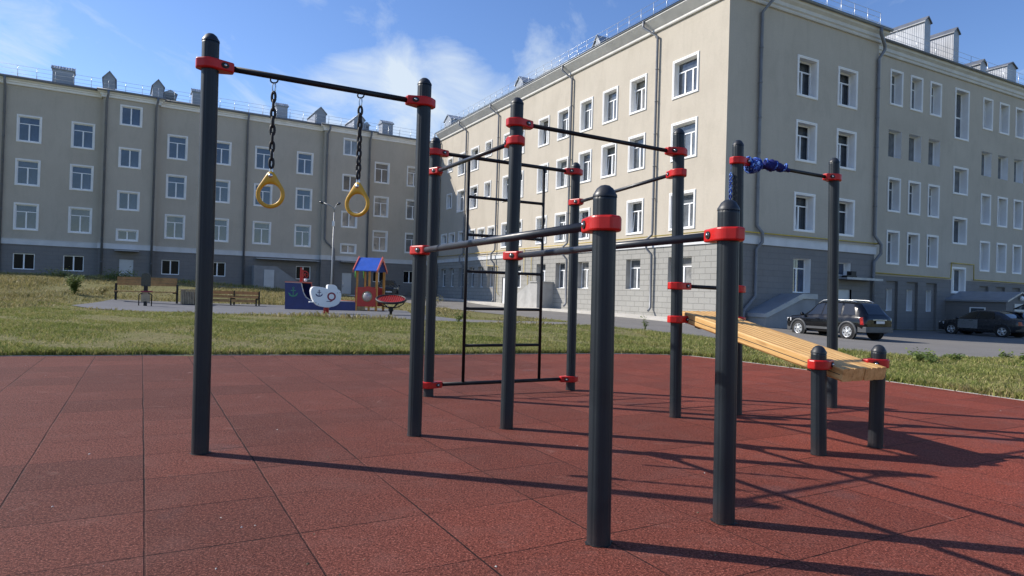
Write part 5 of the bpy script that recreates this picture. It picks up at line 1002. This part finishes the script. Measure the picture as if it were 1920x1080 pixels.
def grass():
    XY = scatter(760000, -29, 10, 8, 27); XY = XY[~inroads(XY)]; XY = XY[frustum(XY)]
    pn = pnoise(XY, .9, 3) + .8 * pnoise(XY, 3.0, 5); r = RNG.uniform(0, 1, len(XY)); dist = XY[:, 1]
    keep = r < np.clip(.64 + .30 * pn, .10, 1.0) * np.clip(17 / dist, .4, 1.0)
    XY = XY[keep]; pn = pn[keep]; blades('lawn_grass', XY, .022, .062, .008, .020, 'grass_green', 1.3, -.004, hscale=np.clip(1 + .25 * pn, .5, 1.9))
    # thicker green fringe along the pad
    E = np.array(PAD[1:16]); seg = np.diff(E, axis=0); ln = np.hypot(*seg.T); t = RNG.choice(len(seg), 60000, p=ln / ln.sum()); u = RNG.uniform(0, 1, 60000)[:, None]; nrm = np.c_[-seg[t][:, 1], seg[t][:, 0]] / ln[t][:, None]
    XY = E[t] + seg[t] * u + nrm * (np.abs(RNG.normal(0.0, .20, 60000)) + .035)[:, None]; XY = XY[~inpoly(XY[:, 0], XY[:, 1], PAD)]; pn = pnoise(XY, 1.7, 8); XY = XY[RNG.uniform(0, 1, len(XY)) < np.clip(.6 + .3 * pn, .15, 1)]
    blades('edge_grass', XY, .04, .12, .009, .02, 'grass_green', .9)
    XY = scatter(420000, 4, 24, 3, 22); XY = XY[~inroads(XY)]; XY = XY[frustum(XY, .9)]; pn = pnoise(XY, 1.0, 13) + .6 * pnoise(XY, 2.6, 15); k = RNG.uniform(0, 1, len(XY)) < np.clip(.58 + .26 * pn, .02, 1)
    XY = XY[k]; pn = pn[k]; blades('verge_grass', XY, .03, .10, .010, .026, 'grass_green', 1.0, hscale=np.clip(1 + .25 * pn, .5, 1.7))
    XY = scatter(260000, -46, 3, 22, 60); XY = XY[~inroads(XY)]; XY = XY[frustum(XY)]; d = LN @ XY.T; s = BX @ (C0[:, None] - XY.T); XY = XY[(d < 60) & (s > 9.9)]
    pn = pnoise(XY, .5, 23) + .6 * pnoise(XY, 1.7, 25); dl = 61 - LN @ XY.T; lx = LU @ XY.T; bare = (dl < 6.3) & (lx > 3); k = RNG.uniform(0, 1, len(XY)) < np.where(bare, .03, np.clip(.45 + .25 * pn, .03, 1) * np.clip(34 / XY[:, 1], .5, 1)); XY = XY[k]; pn = pn[k]
    blades('meadow_grass', XY, .05, .14, .02, .05, 'grass_dry', 1.2, hscale=np.clip(1 + .3 * pn, .5, 1.8))
    # taller tufts on the bank below the long building
    XY = scatter(26000, -46, -20, 40, 58); d = 61 - LN @ XY.T; XY = XY[(d > .6) & (d < 7) & frustum(XY)]; pn = pnoise(XY, .7, 33); XY = XY[RNG.uniform(0, 1, len(XY)) < np.clip(.4 + .35 * pn, 0, 1)]
    blades('bank_grass', XY, .12, .38, .025, .05, 'grass_green', .8)
grass()
def leafplant(name, label, cat, x, y, h, r, n, leaf, group=None, mat='weed_leaf', stems=7, z=None):
    z = tz(x, y) if z is None else z; root = thing(name, label, cat, (x, y, z), 0, group); rnd = np.random.default_rng(int(abs(x * 131 + y * 17) * 10) % 99991); m = MB(); s = MB()
    ends = []
    for k in range(stems):
        a = rnd.uniform(0, 6.28); e = Vector((math.cos(a) * r * rnd.uniform(.3, 1), math.sin(a) * r * rnd.uniform(.3, 1), h * rnd.uniform(.6, 1))); ends.append(e); s.tube([(0, 0, -.02), (e.x * .35, e.y * .35, e.z * .55), tuple(e)], [.012 * h + .004, .008 * h + .003, .003], 5)
    for k in range(n):
        e = ends[rnd.integers(stems)]; t = rnd.uniform(.2, 1.05) ** .8; p = Vector((e.x * t ** 1.4, e.y * t ** 1.4, e.z * t)) + Vector(rnd.normal(0, 1, 3)) * r * .16; p.z = max(.01, p.z)
        a = rnd.uniform(0, 6.28); el = rnd.uniform(-.5, .7); L = leaf * rnd.uniform(.6, 1.3); d = Vector((math.cos(a) * math.cos(el), math.sin(a) * math.cos(el), math.sin(el))); q = d.cross(Vector((0, 0, 1))).normalized() * L * .3; tw = Vector((0, 0, 1)) * rnd.uniform(-.2, .2) * L
        m.face([p, p + d * L * .45 + q + tw, p + d * L, p + d * L * .45 - q - tw])
    s.build('stem', 'weed_leaf', root, fix=False); m.build('foliage', mat, root, fix=False); return root
leafplant('shrub', 'bright green leafy shrub on the grass bank left of the long bench', 'shrub', -21.2, 32.0, .88, .40, 900, .12, stems=12)
leafplant('shrub', 'low grey-green weed mound below the door of the long building', 'shrub', -25.2, 42.6, .42, 1.3, 1500, .12, mat='weed_leaf', stems=26)
leafplant('shrub', 'dark spreading weed heap nearest the bank below the long building', 'shrub', -28.6, 41.6, .38, 1.0, 800, .11, mat='grass_green', stems=20)
leafplant('weed_clump', 'yellow-green weed clump beside the bright shrub', 'weed', -20.6, 33.2, .42, .38, 260, .09, mat='grass_dry', stems=8)
leafplant('weed_clump', 'yellowish weed growing under the left end of the long bench', 'weed', -18.2, 32.6, .5, .28, 180, .07, mat='grass_dry', stems=8)
leafplant('weed_clump', 'green weed tuft at the corner where playground and path meet', 'weed', -1.75, 22.0, .42, .32, 220, .07, stems=9)
leafplant('weed_clump', 'single tall weed at the road edge behind the front dip post', 'weed', 4.5, 22.1, .5, .16, 90, .07, stems=4)
leafplant('weed_clump', 'grey-green weed on the pale lane by the sunny wall', 'weed', -4.9, 40.6, .55, .7, 420, .10, mat='grass_dry', stems=14)
leafplant('weed_clump', 'long row of weeds at the shaded foot of the sunny wall', 'weed', *SP(34.5, 2.7), .5, 1.3, 500, .10, mat='grass_dry', stems=18)
vr = random.Random(9)
for i in range(24):
    t = vr.random(); base = Q + BX * (t * 9.5 - .6) + AX * vr.uniform(.05, 1.5) * (1 if vr.random() < .75 else 1.8)
    if inpoly(np.array([base[0]]), np.array([base[1]]), ROAD)[0]: continue
    leafplant('weed_clump', 'broad-leaved green weed on the verge between the red pad and the parking lot', 'weed', base[0], base[1], vr.uniform(.10, .24), vr.uniform(.16, .34), vr.randint(60, 130), vr.uniform(.06, .10), 'weeds on the verge by the parking lot', stems=6)

def grit():
    m = MB(); r = random.Random(21)
    for k in range(80):
        y = 2.4 + 9 * r.random() ** 1.6; x = r.uniform(-.75, .8) * y
        if not inpoly(np.array([x]), np.array([y]), PAD)[0]: continue
        q = r.uniform(.003, .008); a = r.uniform(0, 6.28); pts = [(x + q * r.uniform(.6, 1.3) * math.cos(a + i * 1.256), y + q * r.uniform(.6, 1.3) * math.sin(a + i * 1.256), .001) for i in range(5)]; top = (x, y, .001 + q * r.uniform(.4, .9))
        mt = 0 if r.random() < .7 else 1
        for i in range(5): m.face([pts[i], pts[(i + 1) % 5], top], mt)
    o = m.build('grit', ['dirt', 'pale_concrete']); o['kind'] = 'stuff'
grit()
